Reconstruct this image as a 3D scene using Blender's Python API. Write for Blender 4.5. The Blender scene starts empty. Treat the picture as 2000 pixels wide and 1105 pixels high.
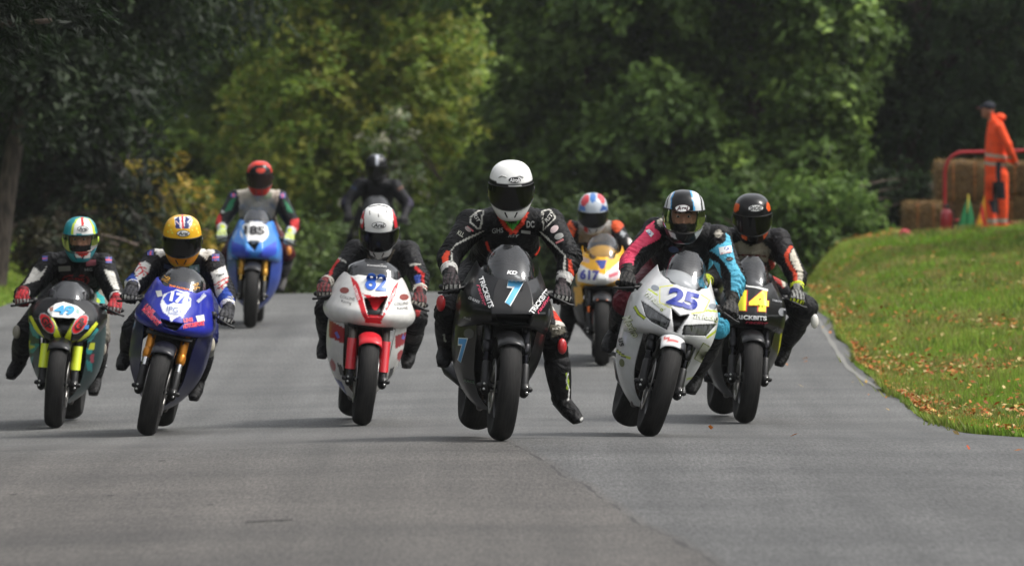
import bpy, bmesh, math, random
import numpy as np
from mathutils import Vector, Matrix, Euler
from mathutils.bvhtree import BVHTree
import mathutils.geometry as mgeo

random.seed(7); RNG = np.random.default_rng(7)
scene = bpy.context.scene
COL = scene.collection
R = math.radians

# ------------------------------------------------------------------ camera, sky, sun, exposure
F = 12250.0                     # focal length in photo pixels (2000 px wide picture)
HC = 1.75                       # eye height of the photographer
PITCH = math.atan((552.5 - 300) / F)
cam = bpy.data.cameras.new('camera'); cam_ob = bpy.data.objects.new('camera', cam); COL.objects.link(cam_ob)
cam_ob.location = (0, 0, HC); cam_ob.rotation_euler = (math.pi / 2 - PITCH, 0, 0)
cam.sensor_width = 36; cam.lens = F / 2000 * 36; cam.clip_start = 0.5; cam.clip_end = 3000
cam.dof.use_dof = True; cam.dof.focus_distance = 36.0; cam.dof.aperture_fstop = 5.2
scene.camera = cam_ob

SUN_EL, SUN_AZ = R(52), R(92)   # azimuth measured from +Y towards +X: from the right of the road
world = bpy.data.worlds.new('World'); scene.world = world; world.use_nodes = True
wn = world.node_tree.nodes; wl = world.node_tree.links
sky = wn.new('ShaderNodeTexSky'); sky.sky_type = 'NISHITA'; sky.sun_disc = False
sky.sun_elevation = SUN_EL; sky.sun_rotation = SUN_AZ; sky.dust_density = 3.0; sky.air_density = 1.0
hsv = wn.new('ShaderNodeHueSaturation'); hsv.inputs['Saturation'].default_value = 0.15   # thin overcast: a greyer sky
wl.new(sky.outputs[0], hsv.inputs['Color']); wl.new(hsv.outputs[0], wn['Background'].inputs[0])
wn['Background'].inputs[1].default_value = 0.15
sun = bpy.data.lights.new('sun', 'SUN'); sun.energy = 1.5; sun.angle = R(17); sun.color = (1.0, 0.95, 0.88)
sun_ob = bpy.data.objects.new('sun', sun); COL.objects.link(sun_ob)
sd = Vector((math.sin(SUN_AZ) * math.cos(SUN_EL), math.cos(SUN_AZ) * math.cos(SUN_EL), math.sin(SUN_EL)))
sun_ob.rotation_euler = sd.to_track_quat('Z', 'Y').to_euler(); sun_ob.location = (30, 40, 40)
vs = scene.view_settings; vs.view_transform = 'Standard'; vs.look = 'None'; vs.exposure = 0.92; vs.gamma = 1.0
vs.use_curve_mapping = False
scene.cycles.use_denoising = True; scene.cycles.max_bounces = 8; scene.cycles.transparent_max_bounces = 12

# ------------------------------------------------------------------ photo pixel <-> world
CT, ST = math.cos(PITCH), math.sin(PITCH)
def W(px, py, D):
    """point at distance D (world Y) seen at photo pixel (px, py)"""
    u = (px - 1000) / F; v = (552.5 - py) / F
    t = D / (CT + v * ST)
    return Vector((t * u, D, HC + t * (-ST + v * CT)))
def ray(px, py):
    u = (px - 1000) / F; v = (552.5 - py) / F
    return Vector((u, CT + v * ST, -ST + v * CT)).normalized()
EYE = Vector((0, 0, HC))
def PIX(P):
    """world points (N,3) -> photo pixels (N,2)"""
    P = np.asarray(P, float); d = P - np.array([0, 0, HC])
    w = d[:, 1] * CT - d[:, 2] * ST
    up = d[:, 1] * ST + d[:, 2] * CT
    return np.stack([1000 + F * d[:, 0] / w, 552.5 - F * up / w], 1)

# ------------------------------------------------------------------ materials
MATS = {}
def lin(c):
    """sRGB hex or 0..1 sRGB tuple -> linear"""
    if isinstance(c, str):
        c = [int(c[i:i + 2], 16) / 255 for i in (0, 2, 4)]
    return tuple((x / 12.92 if x <= 0.04045 else ((x + 0.055) / 1.055) ** 2.4) for x in c[:3])
def new_mat(name):
    m = bpy.data.materials.new(name); m.use_nodes = True
    return m, m.node_tree.nodes, m.node_tree.links, m.node_tree.nodes['Principled BSDF']
def add_bump(n, l, b, scale, strength, dist=0.01, detail=4, coord='Object'):
    tc = n.new('ShaderNodeTexCoord'); nz = n.new('ShaderNodeTexNoise'); bp = n.new('ShaderNodeBump')
    nz.inputs['Scale'].default_value = scale; nz.inputs['Detail'].default_value = detail
    bp.inputs['Strength'].default_value = strength; bp.inputs['Distance'].default_value = dist
    l.new(tc.outputs[coord], nz.inputs['Vector']); l.new(nz.outputs[0], bp.inputs['Height']); l.new(bp.outputs[0], b.inputs['Normal'])
    return nz
def plain(col, rough=0.45, metal=0.0, coat=0.0, spec=0.5, bump=None, name=None):
    key = ('plain', col, rough, metal, coat, spec, bump)
    if key in MATS: return MATS[key]
    m, n, l, b = new_mat(name or 'paint_%s' % (col if isinstance(col, str) else 'rgb'))
    c = lin(col)
    # slight uneven tone and roughness so nothing is perfectly flat
    tc = n.new('ShaderNodeTexCoord'); nz = n.new('ShaderNodeTexNoise'); nz.inputs['Scale'].default_value = 9; nz.inputs['Detail'].default_value = 5
    l.new(tc.outputs['Object'], nz.inputs['Vector'])
    mx = n.new('ShaderNodeMix'); mx.data_type = 'RGBA'
    mx.inputs[6].default_value = (*[x * 0.86 for x in c], 1); mx.inputs[7].default_value = (*[min(1, x * 1.1 + 0.002) for x in c], 1)
    l.new(nz.outputs[0], mx.inputs[0]); l.new(mx.outputs[2], b.inputs['Base Color'])
    mr = n.new('ShaderNodeMapRange'); mr.inputs[3].default_value = max(0.03, rough - 0.08); mr.inputs[4].default_value = min(1, rough + 0.12)
    l.new(nz.outputs[0], mr.inputs[0]); l.new(mr.outputs[0], b.inputs['Roughness'])
    b.inputs['Metallic'].default_value = metal; b.inputs['Coat Weight'].default_value = coat
    b.inputs['Specular IOR Level'].default_value = spec
    if bump:
        add_bump(n, l, b, bump[0], bump[1])
    MATS[key] = m
    return m
def painted(kind):
    """vertex-painted materials: panel (glossy bodywork), leather, textile"""
    key = ('vc', kind)
    if key in MATS: return MATS[key]
    m, n, l, b = new_mat(kind)
    at = n.new('ShaderNodeAttribute'); at.attribute_name = 'paint'
    tc = n.new('ShaderNodeTexCoord'); nz = n.new('ShaderNodeTexNoise'); nz.inputs['Scale'].default_value = 14; nz.inputs['Detail'].default_value = 6
    l.new(tc.outputs['Object'], nz.inputs['Vector'])
    mx = n.new('ShaderNodeMix'); mx.data_type = 'RGBA'; mx.blend_type = 'MULTIPLY'; mx.inputs[0].default_value = 1
    cr = n.new('ShaderNodeValToRGB'); lo = {'panel': 0.84, 'leather': 0.72, 'textile': 0.8}[kind]
    cr.color_ramp.elements[0].color = (lo, lo, lo, 1); cr.color_ramp.elements[0].position = 0.3
    cr.color_ramp.elements[1].color = (1, 1, 1, 1); cr.color_ramp.elements[1].position = 0.65
    l.new(nz.outputs[0], cr.inputs[0]); l.new(at.outputs['Color'], mx.inputs[6]); l.new(cr.outputs[0], mx.inputs[7]); l.new(mx.outputs[2], b.inputs['Base Color'])
    if kind == 'panel':
        b.inputs['Roughness'].default_value = 0.4; b.inputs['Specular IOR Level'].default_value = 0.16; b.inputs['Coat Weight'].default_value = 0.38; b.inputs['Coat Roughness'].default_value = 0.06
        add_bump(n, l, b, 5, 0.08, 0.02)
    elif kind == 'leather':
        b.inputs['Roughness'].default_value = 0.55; b.inputs['Specular IOR Level'].default_value = 0.2
        n1 = add_bump(n, l, b, 16, 0.75, 0.03, 7)
        n1.inputs['Distortion'].default_value = 1.2
    else:
        b.inputs['Roughness'].default_value = 0.85
        add_bump(n, l, b, 12, 0.6, 0.03, 6)
    MATS[key] = m
    return m
def glass(tint, alpha, rough=0.04, ior=1.75):
    key = ('glass', tint, alpha, ior)
    if key in MATS: return MATS[key]
    m = bpy.data.materials.new('clear_plastic'); m.use_nodes = True; n = m.node_tree.nodes; l = m.node_tree.links
    n.clear(); out = n.new('ShaderNodeOutputMaterial'); tr = n.new('ShaderNodeBsdfTransparent'); gl = n.new('ShaderNodeBsdfGlossy'); mx = n.new('ShaderNodeMixShader'); fr = n.new('ShaderNodeFresnel')
    df = n.new('ShaderNodeBsdfDiffuse'); m2 = n.new('ShaderNodeMixShader')
    c = lin(tint); tr.inputs[0].default_value = (*c, 1); gl.inputs['Roughness'].default_value = rough; fr.inputs[0].default_value = ior
    df.inputs[0].default_value = (0.25, 0.26, 0.28, 1); m2.inputs[0].default_value = alpha
    l.new(tr.outputs[0], m2.inputs[1]); l.new(df.outputs[0], m2.inputs[2])
    l.new(fr.outputs[0], mx.inputs[0]); l.new(m2.outputs[0], mx.inputs[1]); l.new(gl.outputs[0], mx.inputs[2]); l.new(mx.outputs[0], out.inputs[0])
    MATS[key] = m
    return m

# ------------------------------------------------------------------ mesh helpers
class MB:
    """collects shapes, then links them as one mesh object"""
    def __init__(s): s.v = []; s.f = []
    def add(s, verts, faces):
        o = len(s.v); s.v += [tuple(map(float, p)) for p in verts]; s.f += [tuple(i + o for i in q) for q in faces]; return s
    def box(s, c, size, rot=None, taper=1.0):
        hx, hy, hz = [k / 2 for k in size]
        P = [Vector((x * hx * (taper if z > 0 else 1), y * hy * (taper if z > 0 else 1), z * hz)) for z in (-1, 1) for y in (-1, 1) for x in (-1, 1)]
        if rot is not None: P = [rot @ p for p in P]
        c = Vector(c)
        return s.add([p + c for p in P], [(0, 2, 3, 1), (4, 5, 7, 6), (0, 1, 5, 4), (2, 6, 7, 3), (0, 4, 6, 2), (1, 3, 7, 5)])
    def tube(s, pts, radii, seg=12, flat=None, wdir=None, caps=True, steps=1):
        """tapered tube through pts; radii numbers or (wide, deep) pairs, wdir = direction of the wide axis; round caps"""
        pts = [Vector(p) for p in pts]; rad = [r if isinstance(r, (tuple, list)) else (r, r) for r in radii]
        rings = []
        n = len(pts); tang = []
        for i in range(n):
            a = pts[max(0, i - 1)]; b = pts[min(n - 1, i + 1)]
            tang.append((b - a).normalized() if (b - a).length > 1e-9 else Vector((0, 0, 1)))
        def frame(t, prev):
            w = Vector(wdir) if wdir is not None else (prev if prev is not None else (Vector((1, 0, 0)) if abs(t.x) < 0.8 else Vector((0, 1, 0))))
            w = w - t * w.dot(t)
            if w.length < 1e-6: w = t.orthogonal()
            w.normalize(); return w, t.cross(w)
        prev = None
        seq = []
        if caps:
            for k in (0, 1, 2):
                a = k * math.pi / 6
                seq.append((pts[0] - tang[0] * (min(rad[0]) * math.cos(a)), tang[0], (rad[0][0] * max(math.sin(a), 0.02), rad[0][1] * max(math.sin(a), 0.02))))
        for i in range(n): seq.append((pts[i], tang[i], rad[i]))
        if caps:
            for k in (2, 1, 0):
                a = k * math.pi / 6
                seq.append((pts[-1] + tang[-1] * (min(rad[-1]) * math.cos(a)), tang[-1], (rad[-1][0] * max(math.sin(a), 0.02), rad[-1][1] * max(math.sin(a), 0.02))))
        V = []; Fc = []
        for (c, t, r) in seq:
            w, d = frame(t, prev); prev = w
            for j in range(seg):
                a = 2 * math.pi * j / seg
                V.append(c + w * (math.cos(a) * r[0]) + d * (math.sin(a) * r[1]))
        m = len(seq)
        for i in range(m - 1):
            for j in range(seg):
                j2 = (j + 1) % seg
                Fc.append((i * seg + j, i * seg + j2, (i + 1) * seg + j2, (i + 1) * seg + j))
        Fc.append(tuple(reversed(range(seg)))); Fc.append(tuple((m - 1) * seg + j for j in range(seg)))
        return s.add(V, Fc)
    def ball(s, c, r, seg=16, rot=None):
        r = r if isinstance(r, (tuple, list)) else (r, r, r); c = Vector(c)
        V = []; Fc = []; nr = seg // 2
        for i in range(nr + 1):
            th = math.pi * i / nr; st = max(math.sin(th), 0.01)
            for j in range(seg):
                a = 2 * math.pi * j / seg
                p = Vector((r[0] * st * math.cos(a), r[1] * st * math.sin(a), r[2] * math.cos(th)))
                V.append(c + (rot @ p if rot is not None else p))
        for i in range(nr):
            for j in range(seg):
                j2 = (j + 1) % seg
                Fc.append((i * seg + j, (i + 1) * seg + j, (i + 1) * seg + j2, i * seg + j2))
        Fc.append(tuple(range(seg))); Fc.append(tuple(reversed([nr * seg + j for j in range(seg)])))
        return s.add(V, Fc)
    def lathe(s, prof, axis_c, seg=64, axis='x', closed=True):
        """profile of (offset along axis, radius) turned about an axis through axis_c"""
        V = []; Fc = []; c = Vector(axis_c); n = len(prof)
        for i in range(seg):
            a = 2 * math.pi * i / seg; ca, sa = math.cos(a), math.sin(a)
            for (o, r) in prof:
                V.append(c + (Vector((o, r * ca, r * sa)) if axis == 'x' else (Vector((r * ca, o, r * sa)) if axis == 'y' else Vector((r * ca, r * sa, o)))))
        for i in range(seg):
            i2 = (i + 1) % seg
            for j in range(n if closed else n - 1):
                j2 = (j + 1) % n
                Fc.append((i * n + j, i * n + j2, i2 * n + j2, i2 * n + j))
        return s.add(V, Fc)
    def grid(s, rows, closed=False):
        nu = len(rows[0]); V = [p for r in rows for p in r]; Fc = []
        for i in range(len(rows) - 1):
            for j in range(nu if closed else nu - 1):
                j2 = (j + 1) % nu
                Fc.append((i * nu + j, i * nu + j2, (i + 1) * nu + j2, (i + 1) * nu + j))
        return s.add(V, Fc)
    def mesh(s, name):
        me = bpy.data.meshes.new(name); me.from_pydata(s.v, [], s.f); me.update(); return me
    def build(s, name, mat, parent=None, smooth=True, matrix=None):
        return link_mesh(s.mesh(name), name, mat, parent, smooth, matrix)
def link_mesh(me, name, mat, parent=None, smooth=True, matrix=None):
    ob = bpy.data.objects.new(name, me); COL.objects.link(ob)
    if isinstance(mat, (list, tuple)):
        for m in mat: me.materials.append(m)
    elif mat is not None: me.materials.append(mat)
    if smooth: me.polygons.foreach_set('use_smooth', [True] * len(me.polygons))
    if parent is not None: ob.parent = parent
    if matrix is not None: ob.matrix_world = matrix
    return ob
def np_mesh(name, V, tris_or_quads, colors=None):
    """fast mesh from numpy arrays; every face has the same corner count"""
    V = np.asarray(V, np.float32); Q = np.asarray(tris_or_quads, np.int32); k = Q.shape[1]
    me = bpy.data.meshes.new(name)
    me.vertices.add(len(V)); me.vertices.foreach_set('co', V.ravel())
    me.loops.add(Q.size); me.loops.foreach_set('vertex_index', Q.ravel())
    me.polygons.add(len(Q)); me.polygons.foreach_set('loop_start', np.arange(0, Q.size, k, dtype=np.int32))
    if colors is not None: set_paint(me, colors)
    me.update(calc_edges=True)
    return me
def set_paint(me, colors):
    c = np.ones((len(me.vertices), 4), np.float32); c[:, :3] = colors
    a = me.attributes.get('paint') or me.attributes.new('paint', 'FLOAT_COLOR', 'POINT')
    a.data.foreach_set('color', c.ravel())
def get_co(me):
    a = np.empty(len(me.vertices) * 3, np.float32); me.vertices.foreach_get('co', a); return a.reshape(-1, 3).astype(float)
def get_no(me):
    a = np.empty(len(me.vertices) * 3, np.float32); me.vertices.foreach_get('normal', a); return a.reshape(-1, 3).astype(float)
def empty(name, loc=(0, 0, 0), matrix=None):
    o = bpy.data.objects.new(name, None); COL.objects.link(o); o.empty_display_size = 0.2
    if matrix is not None: o.matrix_world = matrix
    else: o.location = loc
    return o
def tag(o, label=None, cat=None, group=None, kind=None):
    if label: o['label'] = label
    if cat: o['category'] = cat
    if group: o['group'] = group
    if kind: o['kind'] = kind
    return o
def inpoly(P, poly):
    """vectorised point in polygon, P (N,2)"""
    x, y = P[:, 0], P[:, 1]; r = np.zeros(len(P), bool); n = len(poly); j = n - 1
    for i in range(n):
        xi, yi = poly[i]; xj, yj = poly[j]
        c = ((yi > y) != (yj > y)) & (x < (xj - xi) * (y - yi) / (yj - yi + 1e-12) + xi)
        r ^= c; j = i
    return r
def ell(cx, cy, rx, ry, rot=0, n=28):
    c, s_ = math.cos(R(rot)), math.sin(R(rot))
    return [(cx + rx * math.cos(a) * c - ry * math.sin(a) * s_, cy + rx * math.cos(a) * s_ + ry * math.sin(a) * c) for a in [2 * math.pi * i / n for i in range(n)]]
def stripe(pts, w):
    """polygon of a stripe of width w (px) along points"""
    L = []; Rr = []
    for i, p in enumerate(pts):
        a = pts[max(0, i - 1)]; b = pts[min(len(pts) - 1, i + 1)]
        dx, dy = b[0] - a[0], b[1] - a[1]; d = math.hypot(dx, dy) or 1
        ww = w[i] if isinstance(w, (list, tuple)) else w
        L.append((p[0] - dy / d * ww / 2, p[1] + dx / d * ww / 2)); Rr.append((p[0] + dy / d * ww / 2, p[1] - dx / d * ww / 2))
    return L + Rr[::-1]
def paint_px(me, mat_world, base, polys, front_only=True):
    """colour a mesh: base linear colours (N,3) or one colour, then polygons given in photo pixels"""
    V = get_co(me); M = np.array(mat_world); P = V @ M[:3, :3].T + M[:3, 3]
    C = np.array(base, float); C = np.tile(C, (len(V), 1)) if C.ndim == 1 else C.copy()
    if polys:
        q = PIX(P); ok = np.ones(len(V), bool)
        if front_only: ok = (get_no(me) @ M[:3, :3].T)[:, 1] < 0.25
        for col, poly in polys: C[inpoly(q, poly) & ok] = lin(col)
    set_paint(me, C)
def bvh_of(me, M):
    """BVH of a mesh in world space"""
    return BVHTree.FromPolygons([M @ v.co for v in me.vertices], [tuple(p.vertices) for p in me.polygons])
def project(bm2, bvhs, off=0.002, invM=None):
    """bmesh whose xy are photo pixels -> laid on the first surface along each pixel's ray"""
    D0 = []
    for v in bm2.verts:
        d = ray(v.co.x, v.co.y); best = None
        for b in bvhs:
            h = b.ray_cast(EYE, d)
            if h[0] is not None and (best is None or h[3] < best[3]): best = h
        D0.append((v, d, best))
    hits = [b[3] for _, _, b in D0 if b]
    if len(hits) < .75 * len(D0): return False
    med = sorted(hits)[len(hits) // 2]
    for v, d, b in D0:
        t = b[3] if b and abs(b[3] - med) < 0.35 else med
        ok_ = b and abs(b[3] - med) < 0.35
        if ok_:
            n_ = b[1] if b[1].dot(d) < 0 else -b[1]; p = b[0] + n_ * off - d * .0008
        else: p = EYE + d * (t - off)
        v.co = invM @ p if invM is not None else p
    return True
def lay(bm2, name, mat, parent, bvhs, off=0.002, maxlen=7.0):
    for _ in range(5):
        es = [e for e in bm2.edges if e.calc_length() > maxlen]
        if not es: break
        bmesh.ops.subdivide_edges(bm2, edges=es, cuts=1); bmesh.ops.triangulate(bm2, faces=bm2.faces[:])
    Mp = parent.matrix_basis.copy(); q = parent
    while q.parent is not None: q = q.parent; Mp = q.matrix_basis @ Mp
    inv = Mp.inverted()
    if not project(bm2, bvhs, off, inv): bm2.free(); return None
    me = bpy.data.meshes.new(name); bm2.to_mesh(me); bm2.free()
    return link_mesh(me, name, mat, parent, True)
_TXT = {}
def text_bm(body, bold=0.0, shear=0.0, spacing=1.0):
    key = (body, bold, shear, spacing)
    if key not in _TXT:
        c = bpy.data.curves.new('t', 'FONT'); c.body = body; c.size = 1; c.offset = bold; c.shear = shear; c.resolution_u = 3; c.space_character = spacing
        o = bpy.data.objects.new('t', c); COL.objects.link(o)
        dg = bpy.context.evaluated_depsgraph_get(); me = bpy.data.meshes.new_from_object(o.evaluated_get(dg))
        co = get_co(me); mn, mx = co.min(0), co.max(0)
        _TXT[key] = (me, mn, mx); bpy.data.objects.remove(o)
    return _TXT[key]
def letter(body, c, h, ang, col, parent, bvhs, bold=0.02, shear=0.0, w=None, off=0.003, name='lettering', rough=0.4, spacing=1.0):
    """flat print: text of cap height h px centred on photo pixel c, turned ang degrees, laid on a surface"""
    me, mn, mx = text_bm(body, bold, shear, spacing)
    bm2 = bmesh.new(); bm2.from_mesh(me)
    s_ = h / (mx[1] - mn[1]); sx = s_ if w is None else w / (mx[0] - mn[0])
    ca, sa = math.cos(R(ang)), math.sin(R(ang))
    for v in bm2.verts:
        x = (v.co.x - (mn[0] + mx[0]) / 2) * sx; y = -(v.co.y - (mn[1] + mx[1]) / 2) * s_
        v.co = Vector((c[0] + x * ca - y * sa, c[1] + x * sa + y * ca, 0))
    bmesh.ops.triangulate(bm2, faces=bm2.faces[:])
    return lay(bm2, name, plain(col, rough), parent, bvhs, off)
def patch(poly, col, parent, bvhs, name='sticker', off=0.0015, rough=0.4):
    bm2 = bmesh.new(); vs_ = [bm2.verts.new((x, y, 0)) for x, y in poly]
    bm2.faces.new(vs_); bmesh.ops.triangulate(bm2, faces=bm2.faces[:])
    return lay(bm2, name, plain(col, rough), parent, bvhs, off)
# ------------------------------------------------------------------ land: road over a crest, grass bank, wooded slope
_kd = [-50, 0, 24, 35, 38, 41, 44, 48, 52, 58.5, 64, 68, 71, 76, 90, 130, 200, 3000]
_kz = [.2, .2, .2, .155, .055, -.015, -.03, -.03, -.01, .155, .215, .225, .195, .05, -.75, -3, -3, -3]
_dd = np.linspace(-40, 260, 1201); _zz = np.interp(_dd, _kd, _kz)
_k = np.exp(-np.linspace(-2, 2, 13) ** 2); _k /= _k.sum(); _zz = np.convolve(np.pad(_zz, 6, 'edge'), _k, 'valid')
def sstep(a, b, x):
    t = np.clip((x - a) / (b - a), 0, 1); return t * t * (3 - 2 * t)
def z_road(x, d):
    x = np.asarray(x, float); d = np.asarray(d, float)
    return np.interp(d, _dd, _zz) + 0.03 * np.minimum(x + 0.5, 0) * (1 - 0.6 * sstep(48, 58, d))
def road_right(d): return np.interp(d, [30, 36, 39, 47, 52, 58, 66, 80], [2.98, 2.94, 2.74, 2.80, 2.87, 2.98, 3.15, 3.6]) + 0.025 * np.sin(np.asarray(d) * 1.3)
ROAD_L = -5.3
def z_land(x, d):
    x = np.asarray(x, float); d = np.asarray(d, float)
    zr = z_road(np.clip(x, -8, 8), d)
    flat = np.where(d > 64, np.maximum(zr, 0.215 - 0.02 * np.maximum(d - 90, 0)), zr)
    flat = flat + 0.12 * sstep(66, 82, d) * (1 - sstep(100, 115, d)) * (x > 0)
    er = road_right(d)
    xr = np.maximum(x - er, 0)
    bank = flat + 0.10 * np.minimum(xr, 9) + 0.05 * np.sin(x * 1.3 + d * .21) * sstep(.5, 2, xr) + 0.03 * np.sin(d * .9 + x) * sstep(.3, 1.5, xr) + 0.02 * sstep(0, .25, xr)
    xl = np.maximum(ROAD_L - x, 0)
    left = flat + 0.1 * np.minimum(xl, 12) + 0.05 * np.sin(x * 1.1 + d * .3) * sstep(.5, 2, xl)
    z = np.where(x > er, zr * (1 - sstep(0, 1.2 + 0.1 * sstep(60, 78, d), xr)) + bank * sstep(0, 1.2 + 0.1 * sstep(60, 78, d), xr), np.where(x < ROAD_L, zr * (1 - sstep(0, 1.2, xl)) + left * sstep(0, 1.2, xl), zr - 0.02))
    return z + 14 * sstep(120, 175, d) + 0.25 * np.maximum(np.abs(x) - 18, 0) * sstep(60, 110, d) * 0.4

def ground_material():
    m, n, l, b = new_mat('grassy_ground')
    tc = n.new('ShaderNodeTexCoord')
    n1 = n.new('ShaderNodeTexNoise'); n1.inputs['Scale'].default_value = 0.9; n1.inputs['Detail'].default_value = 8
    n2 = n.new('ShaderNodeTexNoise'); n2.inputs['Scale'].default_value = 14; n2.inputs['Detail'].default_value = 6
    l.new(tc.outputs['Object'], n1.inputs['Vector']); l.new(tc.outputs['Object'], n2.inputs['Vector'])
    r1 = n.new('ShaderNodeValToRGB'); e = r1.color_ramp.elements
    e[0].position = 0.35; e[0].color = (*lin('3d4f1c'), 1); e[1].position = 0.7; e[1].color = (*lin('5a5c2a'), 1)
    r2 = n.new('ShaderNodeValToRGB'); e = r2.color_ramp.elements
    e[0].position = 0.4; e[0].color = (.35, .35, .3, 1); e[1].position = 0.62; e[1].color = (1, 1, 1, 1)
    mx = n.new('ShaderNodeMix'); mx.data_type = 'RGBA'; mx.blend_type = 'MULTIPLY'; mx.inputs[0].default_value = 0.8
    l.new(n1.outputs[0], r1.inputs[0]); l.new(n2.outputs[0], r2.inputs[0]); l.new(r1.outputs[0], mx.inputs[6]); l.new(r2.outputs[0], mx.inputs[7])
    l.new(mx.outputs[2], b.inputs['Base Color']); b.inputs['Roughness'].default_value = 0.95; b.inputs['Specular IOR Level'].default_value = 0.1
    return m
def axis_vals(a, b, fine_a, fine_b, fine, coarse_n):
    return np.unique(np.concatenate([a + (fine_a - a) * (1 - np.linspace(1, 0, coarse_n) ** 2.2) if a < fine_a else [fine_a], np.arange(fine_a, fine_b, fine), fine_b + (b - fine_b) * np.linspace(0, 1, coarse_n) ** 2.2]))
def sheet(name, xs, ys, zf, mat, kind):
    X, Y = np.meshgrid(xs, ys); Z = zf(X, Y); nx = len(xs)
    V = np.stack([X, Y, Z], -1).reshape(-1, 3)
    i = np.arange((len(ys) - 1) * nx).reshape(len(ys) - 1, nx)[:, :-1].ravel()
    me = np_mesh(name, V, np.stack([i, i + 1, i + nx + 1, i + nx], 1))
    ob = link_mesh(me, name, mat); ob['kind'] = kind
    return ob
sheet('ground', axis_vals(-900, 900, -16, 16, 0.22, 26), axis_vals(-300, 1500, 14, 130, 0.5, 40), z_land, ground_material(), 'structure')

def asphalt_material():
    m, n, l, b = new_mat('asphalt')
    tc = n.new('ShaderNodeTexCoord'); sx = n.new('ShaderNodeSeparateXYZ'); l.new(tc.outputs['Object'], sx.inputs[0])
    # newer, bluer strip on the right of a wandering longitudinal joint, browner on the left
    wob = n.new('ShaderNodeTexNoise'); wob.inputs['Scale'].default_value = 0.35; wob.inputs['Detail'].default_value = 5; l.new(tc.outputs['Object'], wob.inputs['Vector'])
    a = n.new('ShaderNodeMath'); a.operation = 'MULTIPLY_ADD'; a.inputs[1].default_value = 0.3; l.new(wob.outputs[0], a.inputs[0])
    sl = n.new('ShaderNodeMath'); sl.operation = 'MULTIPLY_ADD'; sl.inputs[1].default_value = 0.072; l.new(sx.outputs['Y'], sl.inputs[0]); l.new(sx.outputs['X'], sl.inputs[2])
    so = n.new('ShaderNodeMath'); so.operation = 'ADD'; so.inputs[1].default_value = -2.0; l.new(sl.outputs[0], so.inputs[0]); l.new(so.outputs[0], a.inputs[2])
    mr = n.new('ShaderNodeMapRange'); mr.inputs[1].default_value = 0.62; mr.inputs[2].default_value = 0.70; l.new(a.outputs[0], mr.inputs[0])
    cm = n.new('ShaderNodeMix'); cm.data_type = 'RGBA'; cm.inputs[6].default_value = (.071, .065, .059, 1); cm.inputs[7].default_value = (.079, .079, .078, 1); l.new(mr.outputs[0], cm.inputs[0])
    # fall-off of light put into the colour: darker foreground, paler beyond, ragged change
    fy = n.new('ShaderNodeMath'); fy.operation = 'MULTIPLY_ADD'; fy.inputs[1].default_value = 5.0; l.new(wob.outputs[0], fy.inputs[0]); l.new(sx.outputs['Y'], fy.inputs[2])
    mf = n.new('ShaderNodeMapRange'); mf.interpolation_type = 'SMOOTHSTEP'; mf.inputs[1].default_value = 31; mf.inputs[2].default_value = 46; l.new(fy.outputs[0], mf.inputs[0])
    cf = n.new('ShaderNodeMix'); cf.data_type = 'RGBA'; cf.inputs[7].default_value = (.102, .103, .101, 1); l.new(mf.outputs[0], cf.inputs[0]); l.new(cm.outputs[2], cf.inputs[6])
    cm = cf
    # aggregate speckle
    sp = n.new('ShaderNodeTexNoise'); sp.inputs['Scale'].default_value = 1; sp.inputs['Detail'].default_value = 5; sp.inputs['Roughness'].default_value = 0.75
    mpg = n.new('ShaderNodeMapping'); mpg.inputs['Scale'].default_value = (70, 6.0, 1); l.new(tc.outputs['Object'], mpg.inputs[0]); l.new(mpg.outputs[0], sp.inputs['Vector'])
    rs = n.new('ShaderNodeValToRGB'); e = rs.color_ramp.elements; e[0].position = .3; e[0].color = (.4, .4, .4, 1); e[1].position = .7; e[1].color = (1.6, 1.6, 1.6, 1); l.new(sp.outputs[0], rs.inputs[0])
    # long faint bands across and along, worn wheel tracks, stains
    mp = n.new('ShaderNodeMapping'); mp.inputs['Scale'].default_value = (0.3, 0.75, 1); l.new(tc.outputs['Object'], mp.inputs[0])
    st = n.new('ShaderNodeTexNoise'); st.inputs['Scale'].default_value = 1.0; st.inputs['Detail'].default_value = 7; st.inputs['Roughness'].default_value = 0.62; l.new(mp.outputs[0], st.inputs['Vector'])
    rt = n.new('ShaderNodeValToRGB'); e = rt.color_ramp.elements; e[0].position = .3; e[0].color = (.72, .72, .72, 1); e[1].position = .7; e[1].color = (1.25, 1.24, 1.22, 1); l.new(st.outputs[0], rt.inputs[0])
    mps = n.new('ShaderNodeMapping'); mps.inputs['Scale'].default_value = (3.5, .12, 1); l.new(tc.outputs['Object'], mps.inputs[0])
    ln = n.new('ShaderNodeTexNoise'); ln.inputs['Scale'].default_value = 1.0; ln.inputs['Detail'].default_value = 4; l.new(mps.outputs[0], ln.inputs['Vector'])
    rl = n.new('ShaderNodeValToRGB'); e = rl.color_ramp.elements; e[0].position = .3; e[0].color = (.78, .78, .78, 1); e[1].position = .7; e[1].color = (1.12, 1.12, 1.12, 1); l.new(ln.outputs[0], rl.inputs[0])
    cur = cm.outputs[2]
    for r_ in (rs, rt, rl):
        mx = n.new('ShaderNodeMix'); mx.data_type = 'RGBA'; mx.blend_type = 'MULTIPLY'; mx.inputs[0].default_value = 1
        l.new(cur, mx.inputs[6]); l.new(r_.outputs[0], mx.inputs[7]); cur = mx.outputs[2]
    # thin dark sealed crack along the joint
    ab = n.new('ShaderNodeMath'); ab.operation = 'SUBTRACT'; ab.inputs[1].default_value = 0.63; l.new(a.outputs[0], ab.inputs[0])
    a2 = n.new('ShaderNodeMath'); a2.operation = 'ABSOLUTE'; l.new(ab.outputs[0], a2.inputs[0])
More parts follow.
